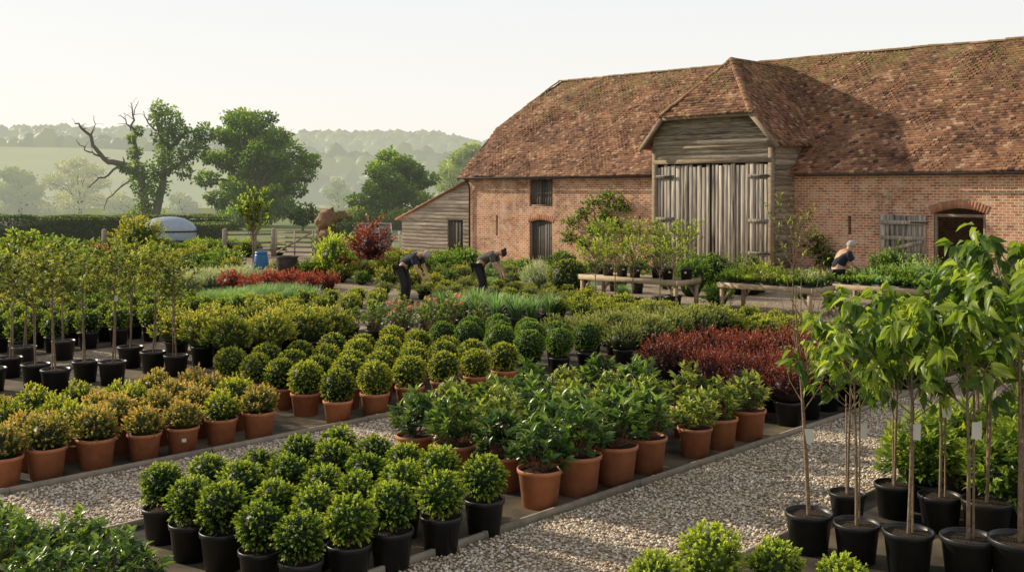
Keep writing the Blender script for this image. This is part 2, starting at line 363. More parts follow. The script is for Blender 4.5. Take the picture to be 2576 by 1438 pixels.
# ---------------------------------------------------------------- placement
def place(sp,loc,label,group=None,rz=None,sc=1.0,cat=None,zs=1.0,v=None,lab=False,name=None):
    nm,ct,parts,top=SPEC[sp][random.randrange(len(SPEC[sp])) if v is None else v]
    e=empty(name or nm,loc,label,cat or ct,group,random.uniform(0,6.28) if rz is None else rz,sc)
    if zs!=1: e.scale=(sc,sc,sc*zs)
    for pn,me in parts: link(pn,me,e)
    if lab:
        o=link('plant_label',TAG,e); a=-math.pi/2-e.rotation_euler.z+random.uniform(-.4,.4)
        pr=.225; o.location=(pr*math.cos(a),pr*math.sin(a),.2); o.rotation_euler=(-.12,0,a+math.pi/2)
    return e
ORD=['first','second','third','fourth','fifth','sixth','seventh','eighth','ninth','tenth','eleventh','twelfth','thirteenth','fourteenth','fifteenth','sixteenth','seventeenth','eighteenth']
def vis(p,top):
    if p.y<3: return False
    px,py=proj(Vector((p.x,p.y,top))); return -90<px<2670 and py<1500
b1=G(1605,765); b2=G(1950,787); b3=G(2240,790)
CLEAR=[(G(1022,765),.85),(G(1215,752),.85),(G(1050,785),.6),(G(1235,775),.6),(G(2110,778),.8)]
for bb_ in (b1,b2,b3):
    for q in (-1.1,0,1.1): CLEAR.append((bb_+D*q,1.0))
def block(sp,desc,ts,ss,group,jit=.05,sc=1.0,scj=.1,alt=None,lab=0,row='row back',af=.3):
    i=-1
    for t in ts:
        vs=[]
        for s in ss:
            p=W(t+random.uniform(-jit,jit),s+random.uniform(-jit,jit))
            if vis(p,.8*sc) and all((p-c).length>r for c,r in CLEAR): vs.append(p)
        if not vs: continue
        i+=1
        for j,p in enumerate(vs):
            place(alt if (alt and random.random()<af) else sp,p,'%s, %s along, %s %s'%(desc,ORD[min(j,17)],ORD[min(i,17)],row),group,sc=sc*random.uniform(1-scj,1+scj),lab=random.random()<lab)
def ar(a,b,st): return list(np.arange(a,b+1e-6,st))
bb=[(410,1225),(480,1262),(560,1283),(655,1320),(757,1345),(878,1310),(985,1280),(1110,1245),(1218,1207),(525,1195),(605,1225),(690,1255),(790,1280),(895,1245),(1010,1215),(1105,1185),(655,1172),(725,1205),(812,1228),(920,1190),(1020,1165),(755,1150),(835,1165),(940,1140),(850,1122)]
pos=['leftmost, by the gravel','second from the left','third from the left','fourth from the left','at the nearest corner','first right of nearest corner','second right of nearest corner','third right of nearest corner','rightmost by the terracotta pots']
rows=[('front row',9),('second row',7),('third row',5),('fourth row',3),('rear row',1)]
i=0
for rn,cnt in rows:
    for c in range(cnt):
        px,py=bb[i]; p=G(px,py,.5); p.z=0; i+=1
        lb='clipped box ball in black pot, front row, '+pos[c] if cnt==9 else 'clipped box ball in black pot, %s, %s from left in its block'%(rn,ORD[c])
        place('boxb',p,lb,'box balls in black pots in the foreground',sc=random.uniform(.92,1.03))
block('gloss','large glossy-leaved shrub in terracotta pot',[29.78],ar(-28.1,-25.8,.62),'glossy shrubs in terracotta pots',.03,.97,.05)
block('glossy','young yellowish glossy shrub in terracotta pot',[29.78],ar(-25.3,-23.7,.6),'glossy shrubs in terracotta pots',.03,.9,.05)
block('gloss','glossy dark shrub behind the front terracotta row',[29.1,28.4,27.65],ar(-27.95,-23.9,.68),'glossy shrubs in terracotta pots',.06,.95,.07,alt='glossy',af=.35)
block('berb','burgundy barberry in black pot',[29.75,29.1,28.4,27.7],ar(-23.0,-20.2,.62),'burgundy barberries in black pots',.08)
block('hebe','olive shrub beyond the barberries',[29.7,28.9,28.1],ar(-19.3,-16.5,.8),'olive shrubs beyond the barberries',.1)
block('spir','peach-tipped spiraea in terracotta pot',[25.1,24.52,23.94,23.36],ar(-33.2,-28.2,.54),'peach-tipped spiraeas in terracotta pots',.04,.93,.09,lab=.15,alt='spirg',af=.22)
block('boxt','golden-green box ball in terracotta pot',[25.15,24.46,23.78,23.1,22.42],ar(-27.1,-23.8,.66),'box balls in terracotta pots',.03,.97,.05)
block('topi','smooth topiary ball in black pot',[24.95,24.22,23.5,22.8],ar(-22.95,-21.4,.76),'round topiary balls in black pots',.04,1.0,.05)
block('hebe','fuzzy olive-brown shrub in black pot',[25.0,24.2,23.4],ar(-20.4,-16.9,.78),'fuzzy olive-brown shrubs in black pots',.06,lab=.1)
block('gold','golden leafy shrub in black pot',[20.45,19.6,18.75],ar(-25.9,-23.0,.78),'golden shrubs in black pots',.08,alt='hebe',af=.12)
block('rose','rose bush in black pot',[20.45,19.6,18.8],ar(-22.0,-19.4,.76),'rose bushes in black pots',.06,alt='roseb',af=.4)
block('iris','strappy-leaved iris in black pot',[20.4,19.8,19.2,18.6,18.0],ar(-18.5,-16.9,.62),'irises in black pots',.06)
block('boxd','dark box ball behind the staked standards',[15.9,15.2,14.5,13.8],ar(-29.2,-22.3,.70),'dark box balls in black pots',.05)
block('boxm','bushy box shrub in black pot',[15.8,14.9,14.0],ar(-21.4,-17.5,.85),'bushy box shrubs in black pots',.08,.8)
block('grn','bushy shrub in the far left bed',[11.2,10.2,9.2],ar(-28,-21.2,1.0),'green shrubs in the far left bed',.12,.6,.15,alt='yel')
block('grass','tall blue-green grass clump',[12.2,11.6,11.0,10.4],ar(-20.5,-17.8,.55),'blue-green grass clumps',.08,.95)
block('lime','low lime-green shrub',[6.6,5.6,4.6],ar(-26.0,-19.6,1.05),'low lime-green shrubs in the left beds',.15,.6,.15,alt='yel',af=.5)
block('lav','grey-green lavender mound',[6.2,5.3,4.4],ar(-18.6,-15.0,.95),'grey lavender mounds',.12,.85)
block('redm','low dull red shrub',[9.0,8.1,7.2],ar(-17.6,-14.9,.8),'low dull red shrubs',.12,.75,.2)
block('dkg','leafy shrub left of the lavender',[2.2,1.0,-.2],ar(-24,-14.0,1.2),'leafy shrubs left of the lavender',.2,.65,.15,alt='yel')
block('yel','golden low shrub toward the hedge',[-2.4,-3.8,-5.2],ar(-22,-11.0,1.4),'golden low shrubs toward the hedge',.25,.75,.2,alt='grn',af=.5)
block('grn','far green shrub before the hedge',[-7.5,-9,-10.5,-12],ar(-19,-6.0,1.6),'far green shrubs before the hedge',.3,.75,.2,alt='lime')
block('boxm','box shrub before the benches',[26.0,25.3,24.6,23.9,23.2,22.5,21.8,21.1,20.4],ar(-17.0,-15.4,.8),'box shrubs before the benches',.06,.85,row='rank')
block('boxm','yellow-green box near the gardeners',[18.6,17.9,17.2,16.5,15.8,15.1,14.4,13.7,13.0],ar(-16.2,-12.6,.85),'yellow-green box near the gardeners',.1,.64,alt='hebe',row='rank')
block('hebe','low olive plant behind the gardeners',[17.3,16.1,14.9,13.7,12.5,11.3,10.1],ar(-11.4,-8.6,1.0),'low olive plants behind the gardeners',.15,.9,.2,alt='grass',row='rank')
block('dkg','shrub amid the central stock',[12,10.8,9.6,8.4,7.2,6,4.8,3.6],ar(-13.4,-9.0,1.2),'shrubs amid the central stock',.2,.58,.2,alt='yel',row='rank',af=.45)
block('grn','green plant toward the barn end',[9.5,8,6.5,5,3.5,2,.5],ar(-7.6,-3.4,1.35),'green plants toward the barn end',.25,.5,.25,alt='lav',row='rank')
block('yel','mixed shrub by the barn front',[12.4,13.9,15.4,16.9,18.4,19.9,21.4,22.9,24.4],[-7.6,-6.2,-4.8],'mixed shrubs by the barn front',.3,.55,.3,alt='dkg',row='rank',af=.6)
block('laur','bright laurel behind the cherries',[32.7,33.5,34.3],ar(-25.6,-22.6,.85),'bright laurels in black pots',.08,.95)
sb=[(25,950),(90,975),(140,990),(215,962),(283,968),(328,925),(385,938),(443,945),(160,905),(60,925),(-20,985)]
sw=['second from the left edge','with pot just left of the frontmost','in the frontmost pot of its group','just right of the frontmost pot','fourth from the right','third from the right, set back','second from the right','rightmost of its group','rear, behind the frontmost pot','rear, near the left edge','cut by the left edge']
for (x,y),w in zip(sb,sw):
    place('std',G(x,y),'staked standard tree in black pot, '+w,'standard trees in black pots at left',sc=random.uniform(.98,1.1))
cb=[(2155,1412,.95,'tag on trunk, nearest the gravel path'),(2285,1440,1.0,'second pot from path in front row'),(2435,1462,1.05,'third pot from path in front row'),(2565,1482,1.15,'front row, cut by right edge'),(2132,1315,.84,'second row, nearest the path'),(2250,1300,.93,'second row, second from path'),(2365,1335,.96,'second row, third from path'),(2482,1360,1.06,'second row, fourth from path'),(2590,1340,1.22,'second row, at right edge'),(2335,1222,.88,'third row, nearest the path'),(2455,1248,.93,'third row, second from path'),(2565,1275,1.12,'third row, near right edge')]
for k,(x,y,s,w) in enumerate(cb):
    place('cherry',G(x,y),'young cherry tree in black pot, '+w,'young cherry trees in black pots',sc=s,v=k%6,rz=random.uniform(-.5,.5) if k<4 else None)
a=Acc(); b=Acc()
tube(b,[(0,0,.3),(-.03,0,.9),(-.06,0,1.4),(-.1,.02,1.9),(-.12,.03,2.35)],[.02,.018,.014,.008,.003],7)
P=[];A=[]
for k in range(13):
    z=1.25+.07*k; an=k*2.4; o=Vector((math.cos(an),math.sin(an),0)); p0=Vector((-.05-.03*k/13,0,z)); ln=random.uniform(.3,.5)
    p1=p0+o*ln*.35+Vector((0,0,ln*.5)); p2=p1+o*ln*.2+Vector((0,0,ln*.75)); tube(b,[p0,p1,p2],[.006,.004,.0015],4)
    P+= [p1,p2]; A+=[o+Vector((0,0,1))]*2
sprigs(a,np.array(P),np.array(A),.12,3,.035,.02,1,.2,.9)
e=empty('potted_bare_tree',G(2035,1388),'tall nearly leafless sapling in black pot at the gravel edge','tree')
for pn,me in potparts('bl')+[('trunk',b.mesh('trunk',stemb,True)),('crown',a.mesh('crown',M_std))]: link(pn,me,e)
c=Acc(); c.add([(-.05,-.03,1.1),(.03,-.03,1.1),(.04,-.035,.98),(-.03,-.03,.97)],[[0,1,2,3]]); c.obj('plant_label',tagm,e)
for (x,y,s),w in zip([(1785,1400,1.0),(1650,1432,.85),(1950,1402,.85),(2120,1428,.8)],['largest, centre of the bottom edge','left of the largest','right of the largest','nearest the cherry pots']):
    p=G(x,y,.5); p.z=0; place('gold1',p,'lime-gold box ball at bottom edge, '+w,'lime-gold box balls at the bottom edge',sc=s)
for (x,y),w in zip([(40,1375),(185,1372),(300,1425),(90,1465),(-40,1330)],['behind the corner','in the middle of the clump','rightmost, by the membrane','closest to the camera','cut by the left edge']):
    p=G(x,y,.55); p.z=0; place('corner',p,'dark glossy shrub in lower left corner, '+w,'dark glossy shrubs in the lower left corner',sc=.85)
def spec(sp,px,py,wpx,label,zs=1.0,base=1.2,v=None,**k):
    p=G(px,py); ppm=F/p.y; place(sp,p,label,sc=wpx/ppm/base,zs=zs,v=v,**k)
spec('acer',930,712,88,'tall crimson Japanese maple in the mid-ground',1.05,1.0)
spec('lime',840,705,95,'bright lime-yellow shrub left of the crimson maple',1.4)
spec('yel',1010,705,130,'russet-gold spreading shrub right of the crimson maple',.7)
spec('grn',1110,705,95,'leafy green bush before the lean-to',.8); spec('grn',1165,700,90,'leafy green bush before the barn corner',1.0)
spec('dome',1430,745,112,'large yellow-green clipped dome shrub left of the first bench',1.0)
spec('lav',1350,738,90,'upright rosemary bush left of the clipped dome',1.5)
spec('dkg',1415,705,85,'rounded dark green shrub behind the clipped dome',1.0)
spec('lav',1290,745,60,'grey-blue mound right of the bending dark-haired person',.9)
spec('dkg',1790,735,110,'dark shrub at the foot of the barn doors',1.05); spec('dkg',1850,740,90,'dark shrub just left of the long bench',.95)
spec('grn',1740,745,90,'leafy shrub right of the first bench',1.3)
spec('yel',1665,800,60,'variegated shrub in front of the first bench',.8)
spec('grn',2050,690,100,'green bush between long bench and brick wall',1.4); spec('dkg',1985,690,85,'dark shrub at the porch corner',1.6)
spec('grn',1805,770,75,'leafy plant between the first and long benches',.9)
spec('yel',1475,775,65,'golden plant at the left end of the first bench',.9)
spec('grn',2240,730,110,'bushy green shrub behind the right bench',1.1); spec('dkg',1890,735,90,'dark leafy shrub behind the long bench',1.1)
spec('dkg',775,705,65,'dark clipped shrub beside the dark urn',.9); spec('grn',560,685,100,'loose green shrub left of the blue bin',.7)
spec('yel',350,650,120,'golden-tinted bush before the domed trailer',1.0); spec('redm',240,665,80,'small red bush near the left hedge',.9)
spec('lime',60,650,120,'lime bush at the far left by the hedge',.65); spec('grn',150,665,110,'loose green bush before the left hedge',.7)
spec('maple',637,672,95,'young yellow-green maple standing before the field gate',1.15,1.9)
spec('sap',1995,800,110,'slender sparse-leaved sapling before the porch corner',1.2,1.45)
spec('grn',2450,770,110,'broad leafy shrub below the dark doorway',.8); spec('dkg',2345,765,90,'dark shrub by the open plank shutter',.9)
spec('dkg',2560,765,110,'dark shrub at the right edge by the wall',1.0)
for k,(x,y) in enumerate([(1500,782),(1548,780),(1590,783),(1660,782),(1695,778)]):
    place('minit',G(x,y),'small leafy tree in pot before the first bench, %s from left'%ORD[k],'small trees before the first bench',sc=1.15)
# ---------------------------------------------------------------- benches and trays
def bench(name,p,rz,L,Wd,h,label):
    e=empty(name,p,label,'bench','timber potting benches',rz)
    a=Acc(); n=5
    for i in range(n):
        y0=-Wd/2+Wd/n*i; box(a,-L/2,L/2,y0+.002,y0+Wd/n-.002,h-.035,h,random.random())
    a.obj('top',wood,e)
    for b in ((-L/2,L/2,-Wd/2-.025,-Wd/2,h-.11,h+.03),(-L/2,L/2,Wd/2,Wd/2+.025,h-.11,h+.03),(-L/2-.025,-L/2,-Wd/2-.025,Wd/2+.025,h-.11,h+.03),(L/2,L/2+.025,-Wd/2-.025,Wd/2+.025,h-.11,h+.03)):
        boxobj('apron',wood,e,*b,k=random.uniform(.5,1))
    for sx in (-1,1):
        for sy in (-1,1):
            x=sx*(L/2-.08);y=sy*(Wd/2-.06); boxobj('leg',wood,e,x-.045,x+.045,y-.045,y+.045,0,h-.036,k=random.uniform(.3,1))
            a=Acc(); beam(a,(x-sx*.03,y,h*.4),(x-sx*.34,y,h-.06),.03,.055,.7); a.obj('brace',wood,e)
    return e
def tray(p,rz,sp_mat,label,grp,hh=.16,w=.5,d=.34):
    e=empty('seed_tray',p,label,'tray',grp,rz)
    a=Acc(); box(a,-w/2,w/2,-d/2,d/2,0,.055); box(a,-w/2-.008,w/2+.008,-d/2-.008,d/2+.008,.055,.068); a.obj('tray',black,e)
    a=Acc(); n=75; P=np.stack([rng.uniform(-w/2,w/2,n),rng.uniform(-d/2,d/2,n),np.full(n,.069)],1); A=rng.normal(size=(n,3))*.4; A[:,2]=1
    sprigs(a,P,A,hh*random.uniform(.8,1.4),10,.065,.04,1,.1,.95); a.obj('seedlings',sp_mat,e)
bench('potting_bench',b1,ROT,3.4,1.1,.76,'timber bench with small trees left of the barn doors')
bench('potting_bench',b2,ROT,2.7,1.2,.74,'long timber bench of seed trays right of the barn doors')
bench('potting_bench',b3,ROT,2.6,1.2,.72,'timber bench of herbs beside the standing gardener')
def onb(b,x,y,z): return b+D*x+B*y+Vector((0,0,z))
mt=[M_grn,M_lime,M_hebe,M_lime,M_rose,M_lav]
for k in range(5):
    for r in range(3):
        tray(onb(b2,-1.08+.54*k,-.38+.38*r,.743),ROT,mt[(k+r)%6],'seed tray on the long bench, %s from left, %s rank'%(ORD[k],['front','middle','rear'][r]),'seed trays on the long bench',.16+.06*r)
        tray(onb(b3,-1.04+.52*k,-.38+.38*r,.723),ROT,[M_dk,M_grn,M_grs][(k+r)%3],'herb tray on the right bench, %s from left, %s rank'%(ORD[k],['front','middle','rear'][r]),'herb trays on the right bench',.16+.05*r+.06*k*(r>0))
for k in range(7):
    place('minit',onb(b1,-1.5+.5*k,random.uniform(-.25,.25),.763),'small tree standing on the first bench, %s from left'%ORD[k],'small trees standing on the first bench',sc=.95,lab=True)
# ---------------------------------------------------------------- ground
def quadsheet(name,pts,mat,kind='structure'):
    a=Acc(); a.add([tuple(p) for p in pts],[[0,1,2,3]]); return a.obj(name,mat,kind=kind)
grassm=noisy('field_grass',(.09,.12,.03),(.20,.23,.06),.6,1,.0,haze=.06,detail=10)
a=Acc(); a.add([(-3000,-200,0),(3000,-200,0),(3000,4000,0),(-3000,4000,0)],[[0,1,2,3]]); a.obj('ground',grassm,kind='structure')
def gravel_mat(n):
    m,nt,o=newmat(n); tc=N(nt,'ShaderNodeTexCoord')
    v=N(nt,'ShaderNodeTexVoronoi'); v.inputs['Scale'].default_value=34; nt.links.new(tc.outputs['Object'],v.inputs[0])
    no=N(nt,'ShaderNodeTexNoise'); no.inputs['Scale'].default_value=.9; no.inputs['Detail'].default_value=8; nt.links.new(tc.outputs['Object'],no.inputs[0])
    sx=N(nt,'ShaderNodeSeparateColor'); nt.links.new(v.outputs['Color'],sx.inputs[0])
    r=ramp(nt,[(0,(.28,.20,.14)),(.35,(.48,.37,.26)),(.7,(.60,.49,.36)),(1,(.76,.67,.54))],sx.outputs[0])
    cr=ramp(nt,[(.35,(.75,.7,.64)),(.65,(1.05,1,.95))],no.outputs[0]); col=mixc(nt,1.0,r.outputs[0],cr.outputs[0],'MULTIPLY')
    e=ramp(nt,[(0,(1,1,1)),(.6,(.5,.5,.5))],v.outputs['Distance']); col=mixc(nt,.8,col,e.outputs[0],'MULTIPLY')
    p=N(nt,'ShaderNodeBsdfPrincipled'); p.inputs['Roughness'].default_value=.85; nt.links.new(col,p.inputs['Base Color'])
    b=N(nt,'ShaderNodeBump'); b.inputs['Strength'].default_value=.8; b.inputs['Distance'].default_value=.02; b.invert=True
    nt.links.new(v.outputs['Distance'],b.inputs['Height']); nt.links.new(b.outputs[0],p.inputs['Normal']); nt.links.new(p.outputs[0],o.inputs[0]); return m
gm=gravel_mat('gravel')
quadsheet('gravel_yard',[W(-16,-46,.006),W(42,-46,.006),W(42,.5,.006),W(-16,.5,.006)],gm)
fab=noisy('ground_fabric',(.014,.013,.011),(.19,.145,.09),1.3,.8,.25,detail=14,contrast=3)
edges=[]
for t0,t1,s0,s1 in [(32.08,35.6,-46,-19),(27.42,30.08,-46,-16),(22.7,25.4,-46,-16),(18.05,20.8,-46,-16),(13.4,16.15,-46,-16),(8.8,12.6,-46,-16),(4.1,6.9,-46,-14),(-.7,2.6,-40,-13)]:
    quadsheet('ground_fabric_sheet',[W(t0,s0,.011),W(t1,s0,.011),W(t1,s1,.011),W(t0,s1,.011)],fab)
    edges+=[(t0,s0,s1),(t1,s0,s1)]
quadsheet('ground_fabric_sheet',[W(12,-15.95,.011),W(27,-15.95,.011),W(27,-12.6,.011),W(12,-12.6,.011)],fab)
el={30.08:'weathered timber edging board right of the terracotta pot row',32.08:'timber edging board at the foot of the cherry pots',27.42:'timber edging board left of the foreground box balls',25.4:'timber edging board before the peach-tipped spiraea pots',22.7:'timber edging board behind the peach-tipped spiraeas',20.8:'timber edging board before the staked standard trees',18.05:'timber edging board behind the staked standard trees'}
for t,s0,s1 in edges:
    if t not in el: continue
    a=Acc(); s=s0
    while s<s1:
        e1=min(s+2.4,s1); dt=random.uniform(-.012,.012); V=[]
        for z in (0,.075+random.uniform(-.008,.008)):
            for (tt,ss) in ((t-.018+dt,s),(t+.018+dt,s),(t+.018+dt,e1-.01),(t-.018+dt,e1-.01)): V.append(tuple(W(tt,ss,z)))
        a.add(V,BQ,k=random.random()); s=e1
    tag(a.obj('edging_board',boardm),el[t],'edging','timber edging boards')
pm,nt,o=newmat('pebble'); at=N(nt,'ShaderNodeAttribute',attribute_name='k')
r=ramp(nt,[(0,(.22,.15,.10)),(.25,(.48,.36,.25)),(.55,(.66,.53,.38)),(.8,(.76,.66,.52)),(1,(.92,.88,.80))],at.outputs['Fac'])
p=N(nt,'ShaderNodeBsdfPrincipled'); p.inputs['Roughness'].default_value=.7; nt.links.new(r.outputs[0],p.inputs['Base Color']); nt.links.new(p.outputs[0],o.inputs[0])
def pebbles(t0,t1,s0,s1,dens):
    n=int((t1-t0)*(s1-s0)*dens); t=rng.uniform(t0,t1,n); s=rng.uniform(s0,s1,n)
    X=L0.x+D.x*t+B.x*s; Y=L0.y+D.y*t+B.y*s
    px=CX+X/Y*F; py=HZ+H/Y*F; m=(Y>4)&(px>-60)&(px<2640)&(py<1500); X=X[m];Y=Y[m]; n=len(X)
    r=rng.uniform(.010,.024,(n,1)); base=np.array([[1,0,0],[0,1,0],[-1,0,0],[0,-1,0],[0,0,1],[0,0,-1]],float)
    V=base[None]*r[:,:,None]*rng.uniform(.65,1.25,(n,6,1)); V[:,:,2]*=.65
    V+=rng.normal(size=V.shape)*r[:,:,None]*.12
    a1=rng.uniform(0,6.28,n); c,s_=np.cos(a1)[:,None],np.sin(a1)[:,None]
    x=V[:,:,0]*c-V[:,:,1]*s_; y=V[:,:,0]*s_+V[:,:,1]*c
    V=np.stack([x+X[:,None],y+Y[:,None],V[:,:,2]+.010+r*.2],2)
    T=np.array([[0,1,4],[1,2,4],[2,3,4],[3,0,4],[1,0,5],[2,1,5],[3,2,5],[0,3,5]])[None]+(np.arange(n)*6)[:,None,None]
    a=Acc(); a.add(V.reshape(-1,3),None,T.reshape(-1,3),k=np.repeat(np.clip(rng.normal(.55,.28,n),0,1),6))
    return a
for (ar_,lb) in (((25.44,27.38,-36,-21,1100),'loose tan pebbles covering the path left of the box balls'),((30.12,32.04,-37,-20,1100),'loose tan pebbles covering the wide path at right'),((20.84,22.66,-31,-20,400),'loose pebbles on the path behind the spiraeas')):
    tag(pebbles(*ar_).obj('gravel_pebbles',pm,kind='stuff'),lb,'gravel','gravel paths')
a=Acc(); n=700; t=rng.uniform(27.5,30,n); s=rng.uniform(-34,-23,n)
P=np.stack([L0.x+D.x*t+B.x*s,L0.y+D.y*t+B.y*s,np.full(n,.016)],1); A=rng.normal(size=(n,3)); A[:,2]=0
leaves(a,P,A,.03,.02,rng.uniform(0,1,n),fold=.1,droop=0,upb=4); tag(a.obj('fallen_leaves',M_hebe,kind='stuff'),'dry fallen leaves scattered on the black membrane','leaves')
# ---------------------------------------------------------------- barn
barn=empty('brick_barn',L0,'long old brick barn with tiled roof and weatherboarded wagon porch','barn',rz=ROT)
def brick_mat():
    m,nt,o=newmat('old_brick'); tc=N(nt,'ShaderNodeTexCoord'); sp=N(nt,'ShaderNodeSeparateXYZ'); nt.links.new(tc.outputs['Object'],sp.inputs[0])
    xx=mth(nt,'ADD',sp.outputs[0],sp.outputs[1]); cb_=N(nt,'ShaderNodeCombineXYZ'); nt.links.new(xx,cb_.inputs[0]); nt.links.new(sp.outputs[2],cb_.inputs[1])
    br=N(nt,'ShaderNodeTexBrick'); nt.links.new(cb_.outputs[0],br.inputs[0])
    br.inputs['Scale'].default_value=1; br.inputs['Brick Width'].default_value=.25; br.inputs['Row Height'].default_value=.095; br.inputs['Mortar Size'].default_value=.013; br.inputs['Bias'].default_value=-.1
    br.inputs['Color1'].default_value=(.60,.23,.11,1); br.inputs['Color2'].default_value=(.27,.10,.065,1); br.inputs['Mortar'].default_value=(.66,.56,.42,1)
    n1=N(nt,'ShaderNodeTexNoise'); n1.inputs['Scale'].default_value=.45; n1.inputs['Detail'].default_value=10; n1.inputs['Roughness'].default_value=.72; nt.links.new(tc.outputs['Object'],n1.inputs[0])
    r1=ramp(nt,[(.36,(.50,.43,.39)),(.5,(1,.97,.95)),(.64,(1.3,1.27,1.2))],n1.outputs[0]); col=mixc(nt,1.0,br.outputs[0],r1.outputs[0],'MULTIPLY')
    n2=N(nt,'ShaderNodeTexNoise'); n2.inputs['Scale'].default_value=2.4; n2.inputs['Detail'].default_value=14; n2.inputs['Roughness'].default_value=.82; nt.links.new(tc.outputs['Object'],n2.inputs[0])
    f=ramp(nt,[(.48,(0,0,0)),(.60,(.85,.85,.85))],n2.outputs[0]); col=mixc(nt,f.outputs[0],col,(.66,.50,.35))
    f2=ramp(nt,[(.36,(.75,.75,.75)),(.45,(0,0,0))],n2.outputs[0]); col=mixc(nt,f2.outputs[0],col,(.14,.09,.065))
    p=N(nt,'ShaderNodeBsdfPrincipled'); p.inputs['Roughness'].default_value=.9; nt.links.new(col,p.inputs['Base Color'])
    hgt=mth(nt,'MULTIPLY_ADD',n2.outputs[0],.9,mth(nt,'MULTIPLY',br.outputs['Fac'],-.8))
    b=N(nt,'ShaderNodeBump'); b.inputs['Strength'].default_value=.5; b.inputs['Distance'].default_value=.02; nt.links.new(hgt,b.inputs['Height']); nt.links.new(b.outputs[0],p.inputs['Normal'])
    nt.links.new(p.outputs[0],o.inputs[0]); return m
brick=brick_mat()
archm=noisy('arch_brick',(.24,.10,.06),(.56,.28,.17),4,.9,.3,useK=True)
def tile_mat():
    m,nt,o=newmat('roof_tile'); tc=N(nt,'ShaderNodeTexCoord'); at=N(nt,'ShaderNodeAttribute',attribute_name='k')
    r=ramp(nt,[(0,(.075,.042,.034)),(.35,(.23,.115,.07)),(.7,(.37,.195,.115)),(1,(.54,.37,.25))],at.outputs['Fac'])
    n1=N(nt,'ShaderNodeTexNoise'); n1.inputs['Scale'].default_value=.5; n1.inputs['Detail'].default_value=10; n1.inputs['Roughness'].default_value=.72; nt.links.new(tc.outputs['Object'],n1.inputs[0])
    r1=ramp(nt,[(.36,(.62,.59,.58)),(.62,(1.18,1.12,1.02))],n1.outputs[0]); col=mixc(nt,1.0,r.outputs[0],r1.outputs[0],'MULTIPLY')
    sp=N(nt,'ShaderNodeSeparateXYZ'); nt.links.new(tc.outputs['Object'],sp.inputs[0])
    n2=N(nt,'ShaderNodeTexNoise'); n2.inputs['Scale'].default_value=1.6; n2.inputs['Detail'].default_value=12; n2.inputs['Roughness'].default_value=.75; nt.links.new(tc.outputs['Object'],n2.inputs[0])
    mo=mth(nt,'ADD',n2.outputs[0],mth(nt,'MULTIPLY_ADD',sp.outputs[2],.05,-.36)); f=ramp(nt,[(.50,(0,0,0)),(.64,(.75,.75,.75))],mo)
    col=mixc(nt,f.outputs[0],col,(.26,.20,.07))
    p=N(nt,'ShaderNodeBsdfPrincipled'); p.inputs['Roughness'].default_value=.88; nt.links.new(col,p.inputs['Base Color'])
    b=N(nt,'ShaderNodeBump'); b.inputs['Strength'].default_value=.4; b.inputs['Distance'].default_value=.02; nt.links.new(n2.outputs[0],b.inputs['Height']); nt.links.new(b.outputs[0],p.inputs['Normal'])
    nt.links.new(p.outputs[0],o.inputs[0]); return m
tilem=tile_mat()
grey=noisy('weathered_board',(.06,.048,.038),(.58,.49,.38),2.2,.9,.6,(1.0,1.0,18),useK=True,detail=10,contrast=3)
greyv=noisy('weathered_plank',(.055,.045,.037),(.60,.52,.43),1.7,.9,.8,(14,14,.6),useK=True,detail=12,contrast=3.6)
darkw=noisy('dark_door_wood',(.03,.027,.024),(.19,.165,.14),4,.85,.4,(14,14,1),useK=True)
iron=noisy('iron',(.03,.025,.022),(.09,.065,.05),8,.6,.2)
oakb=noisy('oak_beam',(.12,.09,.06),(.38,.30,.21),3,.9,.5,(1,1,6),useK=True)
LEN=33.0; Ez=3.84; SL=.929; Rz=8.81
h_hatch=(wt(1332),wt(1390),wz(1360,519),3.72)
h_door=(wt(1332),wt(1390),0,wz(1360,553))
h_open=(wt(2348),wt(2480),0,wz(2412,524))
def slit(px,y0,y1): t=wt(px); return (t-.06,t+.06,wz(px,y1),wz(px,y0))
slits=[slit(1250,540,592),slit(1609,543,590),slit(2137,543,590)]
holes=[h_hatch,h_door,h_open]+slits
def wallholes(a,x0,x1,z0,z1,holes,depth=.32):
    xs=sorted({x0,x1,*[h for q in holes for h in q[:2]]}); zs=sorted({z0,z1,*[h for q in holes for h in q[2:]]})
    for i in range(len(xs)-1):
        for j in range(len(zs)-1):
            cx=(xs[i]+xs[i+1])/2; cz=(zs[j]+zs[j+1])/2
            if any(q[0]<cx<q[1] and q[2]<cz<q[3] for q in holes): continue
            a.add([(xs[i],0,zs[j]),(xs[i+1],0,zs[j]),(xs[i+1],0,zs[j+1]),(xs[i],0,zs[j+1])],[[0,1,2,3]])
    for q in holes:
        a_,b_,c_,d_=q
        for (p,r_) in (((a_,c_),(a_,d_)),((a_,d_),(b_,d_)),((b_,d_),(b_,c_))):
            a.add([(p[0],0,p[1]),(r_[0],0,r_[1]),(r_[0],depth,r_[1]),(p[0],depth,p[1])],[[0,1,2,3]])
a=Acc(); wallholes(a,0,LEN,0,4.1,holes)
a.add([(0,10,0),(LEN,10,0),(LEN,10,4.1),(0,10,4.1)],[[0,1,2,3]])
for x in (0,LEN): a.add([(x,0,0),(x,10,0),(x,10,4.1),(x,7.6,6.2),(x,2.4,6.2),(x,0,4.1)],[[0,1,2,5],[5,2,3,4]])
a.add([(0,.33,0),(12,.33,0),(12,.33,4),(0,.33,4)],[[0,1,2,3]])
a.add([(slits[2][0]-.3,.33,1),(slits[2][1]+.3,.33,1),(slits[2][1]+.3,.33,3),(slits[2][0]-.3,.33,3)],[[0,1,2,3]])
a.obj('wall',brick,barn)
